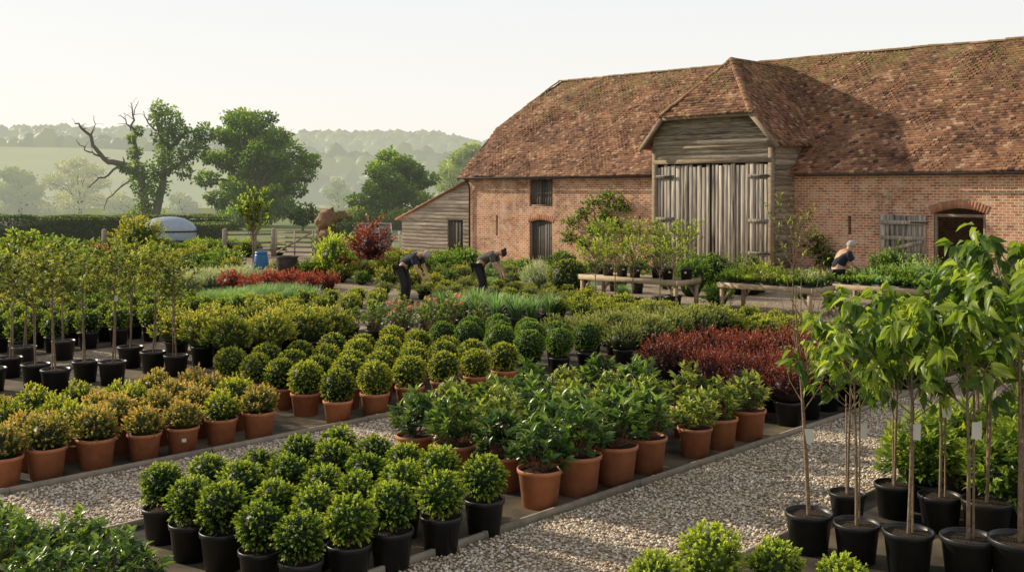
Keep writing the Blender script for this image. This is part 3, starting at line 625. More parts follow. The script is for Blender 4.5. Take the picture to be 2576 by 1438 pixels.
def arch(x0,x1,ztop,rise,ring=.24):
    w=(x1-x0)/2; cx=(x0+x1)/2; R=(w*w+rise*rise)/(2*rise); cz=ztop-R; th=math.asin(min(1,w/R)); n=18
    a=Acc()
    for i in range(n):
        u0=cx-w+2*w*i/n; u1=u0+2*w/n
        z0=cz+math.sqrt(max(0,R*R-(u0-cx)**2)); z1=cz+math.sqrt(max(0,R*R-(u1-cx)**2))
        a.add([(u0,.02,z0),(u1,.02,z1),(u1,.02,ztop+.003),(u0,.02,ztop+.003)],[[0,1,2,3]]); a.add([(u0,.02,z0),(u1,.02,z1),(u1,.3,z1),(u0,.3,z0)],[[0,1,2,3]])
    a.obj('arch_infill',brick,barn)
    a=Acc(); nb=max(9,int(2*th*R/.09))
    for i in range(nb):
        t0=-th*1.08+2.16*th*i/nb+.006/R; t1=-th*1.08+2.16*th*(i+1)/nb-.006/R
        V=[]
        for y in (-.008,.05):
            for (rr,tt) in ((R,t0),(R,t1),(R+ring,t1),(R+ring,t0)): V.append((cx+rr*math.sin(tt),y,cz+rr*math.cos(tt)))
        a.add(V,BQ,k=random.uniform(0,1))
    a.obj('brick_arch',archm,barn)
arch(h_door[0],h_door[1],h_door[3],.12)
arch(h_open[0],h_open[1],h_open[3],.17,.27)
def planks(a,x0,x1,y,z0,z1,w,th=.03,topj=.02,gap=1.0):
    x=x0
    while x<x1-.02:
        e1=min(x+w*random.uniform(.75,1.2),x1)
        if x1-e1<.05: e1=x1
        yy=y+random.uniform(-.02,.012); jt=random.uniform(-topj,topj); jb=random.uniform(0,topj*1.5); g=random.uniform(.004,.011)*gap
        box(a,x+g,e1-g,yy,yy+th,z0+jb,z1+jt,random.random()); x=e1
a=Acc(); planks(a,h_hatch[0],h_hatch[1],.1,h_hatch[2],h_hatch[3],.16); a.obj('hatch',darkw,barn)
a=Acc(); planks(a,h_door[0],h_door[1],.12,h_door[2],h_door[3]-.02,.15); d1=a.obj('door',darkw,barn)
boxobj('door_latch',iron,d1,h_door[1]-.2,h_door[1]-.14,.06,.1,1.0,1.12)
for xx in (h_door[0]-.004,h_door[1]-.076): boxobj('door_jamb',oakb,barn,xx,xx+.08,.04,.2,0,h_door[3]-.05)
boxobj('hatch_sill',oakb,barn,h_hatch[0],h_hatch[1],.03,.15,h_hatch[2],h_hatch[2]+.07)
x0,x1=wt(2217),wt(2332); zb,zt=wz(2270,655),wz(2270,541)
a=Acc(); planks(a,x0,x1,-.12,zb,zt,.2); sd=a.obj('open_plank_door',greyv,barn)
for z in (zb+.2,zt-.25,(zb+zt)/2): boxobj('rail',greyv,sd,x0+.05,x1-.05,-.17,-.145,z-.07,z+.07,k=random.random())
a=Acc(); beam(a,(x0+.1,-.158,zb+.3),(x1-.1,-.158,(zb+zt)/2-.1),.02,.12); a.obj('brace',greyv,sd)
for z in (zt-.27,zb+.18): boxobj('hinge',iron,sd,x1-.5,x1+.1,-.185,-.172,z,z+.05)
for xx in (h_open[0],h_open[1]-.1): boxobj('opening_jamb',oakb,barn,xx+.003,xx+.097,.05,.2,0,h_open[3]-.2)
boxobj('opening_lintel',oakb,barn,h_open[0]+.1,h_open[1]-.1,.06,.2,h_open[3]-.3,h_open[3]-.2)
def tiles(a,O,U,V,Nn,u0,u1,vmax,inside,tw=.18,ga=.13,sag=.05,seed=0):
    O,U,V,Nn=map(np.array,(O,U,V,Nn)); j=0;v=0.0
    VV=[];KK=[]
    while v<vmax:
        u=u0+(tw/2 if j%2 else 0)
        while u<u1:
            cu=u+tw/2
            if inside(cu,v+ga*.3):
                sg=sag*noise.noise(Vector((cu*.35+seed,v*.5,3)))+.5*sag*noise.noise(Vector((cu*1.1+seed,v*1.3,9)))
                h1=.034+random.uniform(0,.026); tl=random.uniform(-.010,.010); dv=random.uniform(-.014,.014)
                p=[(u+.004,v+dv,h1+tl),(u+tw-.004,v+dv+random.uniform(-.008,.008),h1-tl),(u+tw-.004,v+ga*1.35,.008),(u+.004,v+ga*1.35,.008),(u+.004,v+dv,-.02),(u+tw-.004,v+dv,-.02)]
                for (a1,b1_,c1) in p: VV.append(O+U*a1+V*b1_+Nn*(c1+sg))
                kk=.48+.28*noise.noise(Vector((cu*.8+seed,v*.9,1)))+random.gauss(0,.2)
                if random.random()<.03: kk=random.choice([.0,1])
                KK+= [kk]*6
            u+=tw
        v+=ga; j+=1
    n=len(VV)//6; b=(np.arange(n)*6)[:,None]
    Q=np.concatenate([b+np.array([[0,1,2,3]]),b+np.array([[4,5,1,0]])]); a.add(np.array(VV),Q,k=np.clip(np.array(KK),0,1))
def ridge_row(a,p0,p1,r=.13,step=.32):
    p0=Vector(p0);p1=Vector(p1);d=p1-p0;n=int(d.length/step); d.normalize()
    sd=d.cross(Vector((0,0,1))).normalized(); up=sd.cross(d)
    for i in range(n):
        q0=p0+(p1-p0)*(i/n); q1=p0+(p1-p0)*((i+1.08)/n); rr=r*random.uniform(.92,1.08); off=up*(.05*noise.noise(q0*.4)-.03+random.uniform(-.01,.01))
        V=[]
        for q,f in ((q0,1.1),(q1,.95)):
            for jn in range(7):
                an=math.pi*jn/6; V.append(tuple(q+off+sd*math.cos(an)*rr*f+up*math.sin(an)*rr*f*.7))
        a.add(V,[[jn,jn+1,8+jn,7+jn] for jn in range(6)],k=random.uniform(.3,.9))
cs=1/math.sqrt(1+SL*SL); ssl=5.35/cs
kink_s=2.3; hx=1.9
def in_main(u,v):
    s=-.35+v*cs
    if s>5: return False
    lim=-.4 if s<kink_s else -.4+(s-kink_s)/(5-kink_s)*hx
    return u>lim
a=Acc(); tiles(a,(0,-.35,Ez),(1,0,0),(0,cs,SL*cs),(0,-SL*cs,cs),-.4,LEN+.3,ssl,in_main,sag=.12)
def rs(s): return Ez+(min(s,10-s)+.35)*SL-.08
U_=[(-.36,-.3,rs(-.3)),(-.36,kink_s,rs(kink_s)),(hx-.4,5,rs(5)),(LEN+.3,5,rs(5)),(LEN+.3,-.3,rs(-.3)),(-.36,10.3,rs(10.3)),(-.36,10-kink_s,rs(10-kink_s)),(LEN+.3,10.3,rs(10.3))]
a.add(U_,[[0,4,3,2],[2,3,7,5]],[[0,2,1],[2,5,6],[1,2,6]],k=.3)
roof=a.obj('roof',tilem,barn)
a=Acc(); ridge_row(a,(hx-.4,5,Rz),(LEN+.3,5,Rz),.12); a.obj('ridge_tiles',tilem,roof)
a=Acc(); ridge_row(a,(-.42,kink_s,rs(kink_s)+.06),(hx-.4,5,Rz),.11,.28); a.obj('hip_tiles',tilem,roof)
a=Acc(); tube(a,[(-.4,-.42,Ez-.03),(11.6,-.42,Ez-.05)],.045,8); a.obj('gutter',iron,barn)
a=Acc(); tube(a,[(17.7,-.42,Ez-.05),(LEN+.2,-.42,Ez-.08)],.045,8); a.obj('gutter',iron,barn)
a=Acc(); tube(a,[(.12,-.4,Ez-.06),(.12,-.12,Ez-.35),(.12,-.08,Ez-.6),(.12,-.08,0)],.045,8); a.obj('drainpipe',iron,barn)
a=Acc(); beam(a,(-.41,-.4,Ez-.1),(-.41,kink_s,rs(kink_s)-.08),.04,.2); a.obj('bargeboard',oakb,barn)
tc0=14.72; hb=2.66; ps=-1.5; rh=3.05; PR=8.36; PSL=(PR-4.86)/rh; fs=-1.92; hz=6.12
def main_z(s): return Ez+(s+.35)*SL
pc=1/math.sqrt(1+PSL*PSL)
def in_p(u,v):
    z=4.86+v*PSL*pc
    if z>PR: return False
    lo=fs if z<hz else fs+(z-hz)/(PR-hz)*(-fs)
    return u>lo and z>main_z(u)-.12
a=Acc(); vm=rh/pc
tiles(a,(tc0+rh,0,4.86),(0,1,0),(-pc,0,PSL*pc),(PSL*pc,0,pc),fs,5,vm,in_p,seed=5,sag=.04)
tiles(a,(tc0-rh,0,4.86),(0,1,0),(pc,0,PSL*pc),(-PSL*pc,0,pc),fs,5,vm,in_p,seed=9,sag=.04)
hw=(PR-hz)/PSL; hs=(PR-hz)/(-fs); hc=1/math.sqrt(1+hs*hs)
tiles(a,(tc0,fs-.08,hz-.06),(1,0,0),(0,hc,hs*hc),(0,-hs*hc,hc),-hw-.1,hw+.1,-fs/hc,lambda u,v:abs(u)<hw*(1-v/(-fs/hc))+.1,seed=12,sag=.04)
e_=.07
for sg in (-1,1):
    a.add([(tc0+sg*(rh-.04),fs,4.86-e_+.05),(tc0+sg*(rh-.04),.9,4.86-e_+.05),(tc0,4.6,PR-e_),(tc0,0,PR-e_),(tc0+sg*hw,fs,hz-e_)],[[0,1,2,3]],[[0,3,4]],k=.2)
a.add([(tc0-hw,fs,hz-e_),(tc0+hw,fs,hz-e_),(tc0,0,PR-e_)],None,[[0,1,2]],k=.2)
proof=a.obj('porch_roof',tilem,barn)
a=Acc(); ridge_row(a,(tc0,0,PR),(tc0,4.7,PR),.12,.3); a.obj('porch_ridge_tiles',tilem,proof)
for sg in (-1,1):
    a=Acc(); ridge_row(a,(tc0+sg*(hw+.05),fs-.05,hz),(tc0,0,PR+.01),.115,.22); a.obj('porch_hip_tiles',tilem,proof)
    a=Acc(); beam(a,(tc0+sg*(rh+.02),fs+.02,4.78),(tc0+sg*(hw+.02),fs+.02,hz-.1),.05,.17,.6); a.obj('porch_bargeboard',oakb,barn)
boxobj('porch_fascia',oakb,barn,tc0-hw,tc0+hw,fs,fs+.05,hz-.18,hz-.05,k=.3)
def wboards(a,x0f,x1f,z0,z1,y,hb_=.2,P=None):
    z=z0
    while z<z1:
        x0,x1=x0f(z),x1f(z); x=x0; kk=random.random()
        if x1>x0+.05:
            while x<x1-.01:
                e1=min(x+random.uniform(.9,2.2),x1); j0=random.uniform(-.025,.025);j1=random.uniform(-.025,.025); k2=np.clip(kk+random.uniform(-.35,.35),0,1)
                V=[(x,y-.05,z+j0),(e1,y-.05,z+j1),(e1,y-.005,z+hb_*1.1),(x,y-.005,z+hb_*1.1),(x,y,z+j0+.004),(e1,y,z+j1+.004)]
                if P: V=[P(*q) for q in V]
                a.add(V,[[0,1,2,3],[4,5,1,0]],k=k2); x=e1
        z+=hb_*random.uniform(.9,1.1)
dz=4.27
a=Acc()
lim=lambda z: hb if z<4.95 else min(hb,(PR-z)/PSL-.1)
wboards(a,lambda z:tc0-lim(z),lambda z:tc0+lim(z),dz+.12,hz-.15,ps)
for sg in (-1,1):
    P=(lambda sg: (lambda x,y,z:(tc0+sg*(hb-(y-ps)),x,z)))(sg)
    wboards(a,lambda z:ps+.06,lambda z:1.4,.15,5.1,ps,.2,P)
    box(a,tc0+sg*(hb-.06)-.02,tc0+sg*(hb-.06)+.02,ps+.05,.0,0.05,5.0,.1)
box(a,tc0-hb+.1,tc0+hb-.1,ps+.03,ps+.06,dz+.1,4.9,.1)
a.add([(tc0-hb+.1,ps+.04,4.9),(tc0+hb-.1,ps+.04,4.9),(tc0+hw-.1,ps+.04,hz),(tc0-hw+.1,ps+.04,hz)],[[0,1,2,3]],k=.1)
a.obj('porch_boarding',grey,barn)
for sg in (-1,1): x=tc0+sg*(hb-.07); boxobj('porch_post',oakb,barn,x-.1,x+.1,ps-.05,ps+.14,0,4.9,k=.6)
boxobj('porch_beam',oakb,barn,tc0-hb,tc0+hb,ps-.06,ps+.1,dz-.02,dz+.14); boxobj('porch_beam',oakb,barn,tc0-hb-.03,tc0+hb+.03,ps-.085,ps-.055,4.83,4.92,k=.8)
boxobj('porch_shade_backing',iron,barn,tc0-hb+.2,tc0+hb-.2,ps+.12,ps+.16,.02,dz-.03,k=0)  # dark sheet added to paint the interior shade behind the door gaps
for sg in (-1,1):
    a=Acc(); x0,x1=(tc0-hb+.16,tc0-.05) if sg<0 else (tc0+.05,tc0+hb-.16)
    planks(a,x0,x1,ps-.01+(.03 if sg<0 else 0),.1,dz-.06-(.05 if sg<0 else 0),.2,.035,.07,1.4); dd=a.obj('barn_door',greyv,barn)
    for z in (.9,2.1,3.75):
        xa,xb=(x0,x0+.85) if sg<0 else (x1-.85,x1); boxobj('ledge',greyv,dd,xa,xb,ps-.055,ps-.033,z-.06,z+.06,k=.1)
    for z in (.9,3.75):
        xa,xb=(x0-.05,x0+.75) if sg<0 else (x1-.75,x1+.05); boxobj('hinge',iron,dd,xa,xb,ps-.065,ps-.057,z-.025,z+.025)
xl=wt(1012,.25); zl=wz(1012,548,.25)
a=Acc(); top=lambda z: xl if z<zl else xl+(z-zl)/(3.75-zl)*(0-xl)
PL=lambda x,y,z:(x,y+.25,z)
hx0,hx1,hzt=wt(1127,.25),wt(1166,.25),wz(1145,553,.25)
wboards(a,lambda z:top(z)+.02,lambda z:(hx0 if z<hzt else -.02),.1,3.6,0,.19,PL)
wboards(a,lambda z:hx1,lambda z:-.02,.1,hzt,0,.19,PL)
a.add([(xl,.28,0),(hx0,.28,0),(hx0,.28,hzt),(xl,.28,zl-.1)],[[0,1,2,3]]); a.add([(hx0,.5,0),(hx1,.5,0),(hx1,.5,hzt),(hx0,.5,hzt)],[[0,1,2,3]])
a.add([(xl,.28,zl-.1),(hx0,.28,hzt),(0,.28,hzt),(0,.28,3.6)],[[0,1,2,3]])
a.add([(xl,.28,0),(xl,6,0),(xl,6,zl-.1),(xl,.28,zl-.1)],[[0,1,2,3]])
a.obj('lean_to_boarding',noisy('sunlit_board',(.24,.20,.15),(.80,.70,.58),2.2,.9,.5,(1.0,1.0,18),useK=True,contrast=3),barn)  # paler copy of the weathered board, sunlight put into its colour
a=Acc(); planks(a,hx0,hx1,.33,0,hzt,.14); a.obj('lean_to_door',darkw,barn)
a=Acc(); V=[]
for y in (.0,6.2):
    for (x,z) in ((xl-.3,zl-.12),(-.02,3.72),(-.02,3.80),(xl-.3,zl-.04)): V.append((x,y,z))
a.add(V,[[0,1,2,3],[4,7,6,5],[0,4,5,1],[1,5,6,2],[2,6,7,3],[3,7,4,0]],k=.5); a.obj('lean_to_roof',tilem,barn)
def climber(px,clumps,label,mat):
    t=wt(px); e=empty('wall_climber',W(t,-.15),label,'climber',rz=ROT); a=Acc(); b=Acc()
    for (cx_,cy_,r) in clumps:
        x=wt(cx_)-t; z=wz(cx_,cy_); r=r/58
        tube(b,[(0,0,0),(x*.3,0,z*.5),(x*.9,-.05,z*.9),(x,-.1,z)],[.035,.025,.015,.008],5)
        n=int(120*max(r,.3)**1.2)+24; d=unit(rng.normal(size=(n,3))); P=np.array((x,-.14,z))+d*np.array([r*1.15,r*.22,r*.6])*rng.uniform(.2,1.25,(n,1))
        sprigs(a,P,d+np.array([0,-.3,.2]),.17,7,.09,.06,1,.1,.95,kb=.2*d[:,2],kn=.2)
    b.obj('stem',stemb,e); a.obj('foliage',mat,e)
climber(1510,[(1500,512,24),(1545,498,26),(1574,520,20),(1530,545,14),(1480,540,14),(1450,562,24),(1440,597,20),(1472,612,16),(1560,565,12),(1500,580,10)],'leafy climber trained on the barn wall between door and porch',M_grn)
climber(2090,[(2060,610,18),(2080,640,22),(2110,660,18)],'small climber on brick wall right of the porch',M_dk)
# ---------------------------------------------------------------- distant setting
def grid(name,x0,x1,y0,y1,nx,ny,fz,mat,kind='structure'):
    xs=np.linspace(x0,x1,nx); ys=np.linspace(y0,y1,ny); V=[(x,y,fz(x,y)) for y in ys for x in xs]
    Q=[[j*nx+i,j*nx+i+1,(j+1)*nx+i+1,(j+1)*nx+i] for j in range(ny-1) for i in range(nx-1)]
    a=Acc(); a.add(V,Q); return a.obj(name,mat,smooth=True,kind=kind)
def sm(x): x=max(0,min(1,x)); return x*x*(3-2*x)
def fz1(x,y): return 15*sm((y-170)/260)*(1+.25*noise.noise(Vector((x*.006,y*.006,0))))-.5+6*sm((-x-60)/120)*sm((y-170)/260)
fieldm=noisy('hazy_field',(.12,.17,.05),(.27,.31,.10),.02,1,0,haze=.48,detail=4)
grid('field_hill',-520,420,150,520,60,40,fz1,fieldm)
def fz2(x,y):
    w=sm((y-500)/420); px=CX+x/max(y,1)*F
    top=46+6*noise.noise(Vector((x*.004,5,0)))+4*noise.noise(Vector((x*.012,2,0)))-10*sm((px-1050)/200)
    return top*w-2
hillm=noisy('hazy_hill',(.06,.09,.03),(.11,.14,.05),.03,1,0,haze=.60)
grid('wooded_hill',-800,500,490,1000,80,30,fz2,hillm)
a=Acc()
for k in range(3000):
    y=random.uniform(600,930); x=random.uniform(-.52,.06)*y
    if fz2(x,y)<12: continue
    r=random.uniform(3.5,8); ball(a,(x,y,fz2(x,y)+r*.5),r,r,r*random.uniform(.8,1.2),random.uniform(.1,.9),8,5,.18)
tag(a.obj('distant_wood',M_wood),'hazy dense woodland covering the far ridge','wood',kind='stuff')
a=Acc()
for line in range(9):
    y=random.uniform(200,500); x0=random.uniform(-.5,-.1)*y; ln=random.uniform(40,150); sl=random.uniform(-.25,.25)
    for k in range(int(ln/3)):
        x=x0+k*3; yy=y+sl*k*3; r=random.uniform(1.6,3.4)*(1.6 if random.random()<.12 else 1); ball(a,(x,yy,fz1(x,yy)+r*.6),r,r,r,random.uniform(.1,.9),8,5,.2)
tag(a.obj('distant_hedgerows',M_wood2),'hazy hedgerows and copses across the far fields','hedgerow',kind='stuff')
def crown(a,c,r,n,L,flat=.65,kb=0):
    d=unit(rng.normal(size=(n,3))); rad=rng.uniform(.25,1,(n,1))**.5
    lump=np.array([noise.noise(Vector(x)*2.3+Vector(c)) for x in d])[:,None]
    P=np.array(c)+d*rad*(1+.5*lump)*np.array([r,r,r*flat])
    k=.45+.34*d[:,2]+.25*lump[:,0]+rng.normal(size=n)*.12+kb  # clump tops lighter, undersides darker: light and shade painted into leaf tone
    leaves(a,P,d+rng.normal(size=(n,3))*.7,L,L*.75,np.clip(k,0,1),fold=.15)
def tree(name,px,Y,clumps,label,mat,L=.3,dens=1.0,trunk=.4,bark=barkd,group=None,limbs=None,depth=1.0,flat=.65,fork=.35,auto=True):
    ppm=F/Y; e=empty(name,Vector(((px-CX)/F*Y,Y,0)),label,'tree',group); a=Acc(); b=Acc(); by=HZ+H*ppm
    top=max((by-c[1])/ppm for c in clumps); fk=Vector((0,0,top*fork))
    if auto: tube(b,[(0,0,-.2),(.1,0,top*fork*.5),fk,(0,0,top*.6)],[trunk,trunk*.8,trunk*.6,trunk*.3],8)
    ext=max(abs(c[0]-px) for c in clumps)/ppm
    for c in clumps:
        x=(c[0]-px)/ppm; z=(by-c[1])/ppm; r=c[2]/ppm
        for rep in range(2 if depth>.3 else 1):
            y=random.uniform(-.6,.6)*ext*depth if rep else random.uniform(-.25,.25)*ext*depth
            if rep: x2=x*random.uniform(.6,1); z2=z-random.uniform(0,.6)*r
            else: x2,z2=x,z
            crown(a,(x2,y,z2),r,int(dens*260*max(.5,(r/ (L*4)))**1.6),L,flat,random.uniform(-.15,.15))
            if auto:
                m=fk.lerp(Vector((x2,y,z2)),.5)+Vector((random.uniform(-.3,.3),random.uniform(-.3,.3),random.uniform(-.1,.5)))
                tube(b,[fk*random.uniform(.6,1.1),m,(x2,y,z2)],[trunk*.35,trunk*.2,trunk*.06],5)
    if limbs:
        for ln,r0,r1 in limbs:
            pts=[((q[0]-px)/ppm,random.uniform(-.4,.4)*(i>0),(by-q[1])/ppm) for i,q in enumerate(ln)]; n=len(pts)
            P_,R_=smooth_pts(pts,[r0+(r1-r0)*i/(n-1) for i in range(n)],3,.07)
            tube(b,P_,R_,6)
            for q in range(3,len(P_)-1):
                if r0<.45 and random.random()<.7:
                    o=Vector((random.uniform(-1,1),random.uniform(-1,1),random.uniform(-.2,1))).normalized()*random.uniform(.5,1.3)
                    tube(b,[P_[q],P_[q]+o*.5+Vector((0,0,.1)),P_[q]+o],[R_[q]*.4,R_[q]*.25,.012],4)
    b.obj('trunk',bark,e,True); a.obj('crown',mat,e); return e
oakc=[(600,300,38),(655,300,36),(560,340,38),(625,345,42),(700,345,38),(735,385,40),(785,405,26),(655,400,48),(570,405,42),(715,435,42),(765,440,28),(610,455,44),(525,450,32),(680,480,44),(545,500,36),(640,520,44),(715,515,34),(600,550,40),(520,395,26),(745,480,24),(590,375,30),(670,365,30),(690,395,30),(640,435,34)]
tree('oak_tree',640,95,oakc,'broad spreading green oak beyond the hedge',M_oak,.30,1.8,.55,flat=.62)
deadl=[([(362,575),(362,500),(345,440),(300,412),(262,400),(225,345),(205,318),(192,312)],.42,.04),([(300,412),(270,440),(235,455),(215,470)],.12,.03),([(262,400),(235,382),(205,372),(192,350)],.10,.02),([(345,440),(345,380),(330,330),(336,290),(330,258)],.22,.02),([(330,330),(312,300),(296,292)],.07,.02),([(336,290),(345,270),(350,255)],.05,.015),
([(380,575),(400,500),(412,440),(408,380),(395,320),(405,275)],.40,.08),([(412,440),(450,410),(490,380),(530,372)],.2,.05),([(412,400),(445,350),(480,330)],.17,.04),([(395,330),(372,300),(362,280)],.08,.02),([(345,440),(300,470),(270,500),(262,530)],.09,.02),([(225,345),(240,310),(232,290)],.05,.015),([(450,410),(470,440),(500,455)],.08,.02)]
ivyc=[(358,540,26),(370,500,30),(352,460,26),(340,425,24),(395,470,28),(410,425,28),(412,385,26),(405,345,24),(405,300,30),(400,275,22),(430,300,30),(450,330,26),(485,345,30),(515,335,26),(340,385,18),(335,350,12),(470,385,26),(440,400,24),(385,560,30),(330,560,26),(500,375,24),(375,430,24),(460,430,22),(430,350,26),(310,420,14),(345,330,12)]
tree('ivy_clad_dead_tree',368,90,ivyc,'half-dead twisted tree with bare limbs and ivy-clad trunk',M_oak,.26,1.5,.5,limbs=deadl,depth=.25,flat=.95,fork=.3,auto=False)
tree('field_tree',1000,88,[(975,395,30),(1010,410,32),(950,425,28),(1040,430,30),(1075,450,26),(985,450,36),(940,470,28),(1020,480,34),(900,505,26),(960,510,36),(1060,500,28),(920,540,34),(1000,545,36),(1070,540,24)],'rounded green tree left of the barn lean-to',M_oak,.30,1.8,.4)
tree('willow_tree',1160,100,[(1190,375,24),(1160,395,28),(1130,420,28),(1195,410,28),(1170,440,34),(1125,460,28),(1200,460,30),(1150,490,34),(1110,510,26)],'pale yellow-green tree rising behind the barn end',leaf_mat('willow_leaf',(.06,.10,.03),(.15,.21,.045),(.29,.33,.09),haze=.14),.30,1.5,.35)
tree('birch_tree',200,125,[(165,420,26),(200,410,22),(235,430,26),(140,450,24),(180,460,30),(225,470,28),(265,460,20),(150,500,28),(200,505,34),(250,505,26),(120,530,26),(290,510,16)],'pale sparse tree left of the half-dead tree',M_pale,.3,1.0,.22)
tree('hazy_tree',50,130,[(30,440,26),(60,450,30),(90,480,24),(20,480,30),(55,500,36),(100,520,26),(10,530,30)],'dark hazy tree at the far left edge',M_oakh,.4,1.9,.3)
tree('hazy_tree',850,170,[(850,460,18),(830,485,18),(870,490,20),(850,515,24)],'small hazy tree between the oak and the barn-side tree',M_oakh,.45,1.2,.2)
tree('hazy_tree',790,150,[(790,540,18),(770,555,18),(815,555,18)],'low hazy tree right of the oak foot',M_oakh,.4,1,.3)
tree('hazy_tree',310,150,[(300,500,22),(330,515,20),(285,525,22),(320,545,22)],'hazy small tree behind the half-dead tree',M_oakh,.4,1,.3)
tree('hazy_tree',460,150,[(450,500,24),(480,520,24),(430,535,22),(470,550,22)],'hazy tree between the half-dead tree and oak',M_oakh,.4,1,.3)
for k,(px,y0) in enumerate([(760,520),(880,530),(1090,540),(60,560),(140,560),(245,560),(560,565)]):
    tree('field_bush',px,85,[(px-20,y0+15,20),(px+15,y0+5,22),(px+35,y0+22,18),(px,y0+30,20)],'low field-edge bush, %s from the left'%ORD[[4,5,6,0,1,2,3][k]],M_hedge,.25,1.0,.12,group='field-edge bushes')
def hedge(x0,x1,y,z1,d,label,n):
    e=Acc(); box(e,x0+.1,x1-.1,y-d/2+.12,y+d/2-.12,0,z1-.12,.05)
    P=np.stack([rng.uniform(x0,x1,n),np.where(rng.random(n)<.5,y-d/2,y+rng.uniform(-d/2,d/2,n)),np.zeros(n)],1)
    fr=P[:,1]<=y-d/2+1e-6; P[:,2]=np.where(fr,rng.uniform(0,z1,n),z1)
    P[:,2]+=np.array([.16*noise.noise(Vector((p[0]*.6,p[1],0))) for p in P]); P[:,1]+=np.array([.15*noise.noise(Vector((p[0]*.8,p[2],4))) for p in P])
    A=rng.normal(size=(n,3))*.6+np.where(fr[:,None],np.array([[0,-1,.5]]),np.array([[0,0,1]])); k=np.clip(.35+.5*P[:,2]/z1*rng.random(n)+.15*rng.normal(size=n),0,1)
    leaves(e,P,A,.16,.1,k); return tag(e.obj('clipped_hedge',M_hedge),label,'hedge')
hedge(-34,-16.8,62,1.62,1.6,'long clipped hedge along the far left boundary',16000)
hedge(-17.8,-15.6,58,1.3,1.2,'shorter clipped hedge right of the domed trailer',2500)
p=AT(425,600,57); p.z=0; tm=noisy('trailer_blue_grey',(.32,.40,.48),(.40,.48,.56),3,.35,0,spec=.6)
e=empty('domed_trailer',p,'pale blue-grey dome-topped trailer parked before the hedge','trailer')
a=Acc(); lathe(a,[(1.45,.55),(1.5,1.0),(1.45,1.25),(1.2,1.52),(.8,1.72),(.35,1.8),(0.01,1.81)],24,sy=.65); a.obj('body',tm,e,True)
a=Acc(); lathe(a,[(1.5,.98),(1.54,1.0),(1.54,1.05),(1.49,1.07)],24,sy=.66); a.obj('trim',iron,e)
for x in (-.7,.7):
    a=Acc(); tube(a,[Vector((x,-.85,.3)),Vector((x,-1.05,.3))],.3,16); a.obj('wheel',black,e)
boxobj('chassis',iron,e,-1.3,1.3,-.8,.8,.4,.56)
p=G(848,655); e=empty('gnarled_stump',p,'tall gnarled brown tree stump with ivy beyond the lime shrub','stump')
a=Acc(); P_,R_=smooth_pts([(-.45,0,0),(-.5,0,.7),(-.42,.03,1.3),(-.5,.05,1.75),(-.35,0,2.05),(-.1,0,2.2)],[.5,.38,.42,.5,.42,.15],4,.05); tube(a,P_,R_,10)
for q in range(9): ball(a,(-.45+random.uniform(-.35,.45),random.uniform(-.3,.2),random.uniform(.8,2.1)),.2,.2,.18,.5,8,6,.2)
tube(a,[(-.2,0,1.9),(.3,0,2.1),(.7,0,1.9)],[.28,.2,.06],7)
a.obj('trunk',noisy('stump_wood',(.12,.065,.04),(.36,.22,.12),3,.9,.6),e,True)
a=Acc(); crown(a,(.45,-.1,1.0),.75,520,.15,1.2); crown(a,(.35,.1,1.75),.6,330,.15,.8); crown(a,(-.7,-.3,.8),.4,160,.14,1.2); a.obj('ivy',M_hedge,e)
wh=noisy('white_paint',(.6,.6,.56),(.75,.75,.7),4,.5,0)
gl=noisy('dull_glass',(.12,.15,.13),(.2,.24,.2),2,.15,0,spec=.8)
p=G(935,650); e=empty('cold_glasshouse',p,'small white-framed glasshouse behind the crimson maple','greenhouse',rz=.2)
a=Acc()
for x in (-.9,-.3,.3,.9):
    beam(a,(x,-.6,0),(x,-.6,1.25),.04,.04); beam(a,(x,.6,0),(x,.6,1.25),.04,.04); beam(a,(x,-.6,1.25),(x,0,1.65),.04,.04); beam(a,(x,.6,1.25),(x,0,1.65),.04,.04)
for y,z in ((-.6,1.25),(.6,1.25),(0,1.65),(-.6,.5)): beam(a,(-.92,y,z),(.92,y,z),.05,.05)
a.obj('frame',wh,e)
a=Acc(); a.add([(-.9,-.59,0),(.9,-.59,0),(.9,-.59,1.25),(-.9,-.59,1.25),(-.9,0,1.62),(.9,0,1.62),(.9,.59,1.25),(-.9,.59,1.25)],[[0,1,2,3],[3,2,5,4],[4,5,6,7]]); a.obj('pane',gl,e)
p=G(657,688); bl=noisy('blue_plastic',(.03,.13,.28),(.05,.18,.36),4,.4,0)
e=empty('blue_bin',p,'tapered blue plastic water butt in the mid-ground','bin')
a=Acc(); lathe(a,[(.01,0),(.33,0),(.31,.3),(.25,.7),(.22,.78),(.01,.8)],20); a.obj('body',bl,e,True)
a=Acc(); lathe(a,[(.24,.77),(.25,.8),(.22,.86),(.1,.88),(.01,.88)],20); a.obj('lid',bl,e,True)
p=G(722,702); st=noisy('dark_stone',(.04,.03,.025),(.10,.08,.06),6,.9,.4)
e=empty('stone_urn',p,'large dark weathered urn right of the blue water butt','urn')
a=Acc(); lathe(a,[(.25,0),(.3,.05),(.22,.12),(.36,.35),(.42,.6),(.37,.75),(.42,.8),(.4,.84),(.34,.8),(.3,.6)],22); a.obj('bowl',st,e,True)
a=Acc(); lathe(a,[(.01,.74),(.34,.74)],22); a.obj('soil',soil,e)
pw=noisy('fence_wood',(.18,.15,.12),(.42,.36,.29),5,.9,.3,useK=True)
g0=G(695,645); g1=G(790,648); d=(g1-g0); L_=d.length; rz=math.atan2(d.y,d.x)
e=empty('field_gate',g0,'five-barred timber field gate behind the young maple','gate',rz=rz)
for z in (.2,.45,.68,.9,1.15): boxobj('bar',pw,e,0,L_,-.02,.02,z,z+.09,k=random.random())
for x in (.03,L_/2,L_-.05): boxobj('stile',pw,e,x-.04,x+.04,-.035,-.022,.1,1.28)
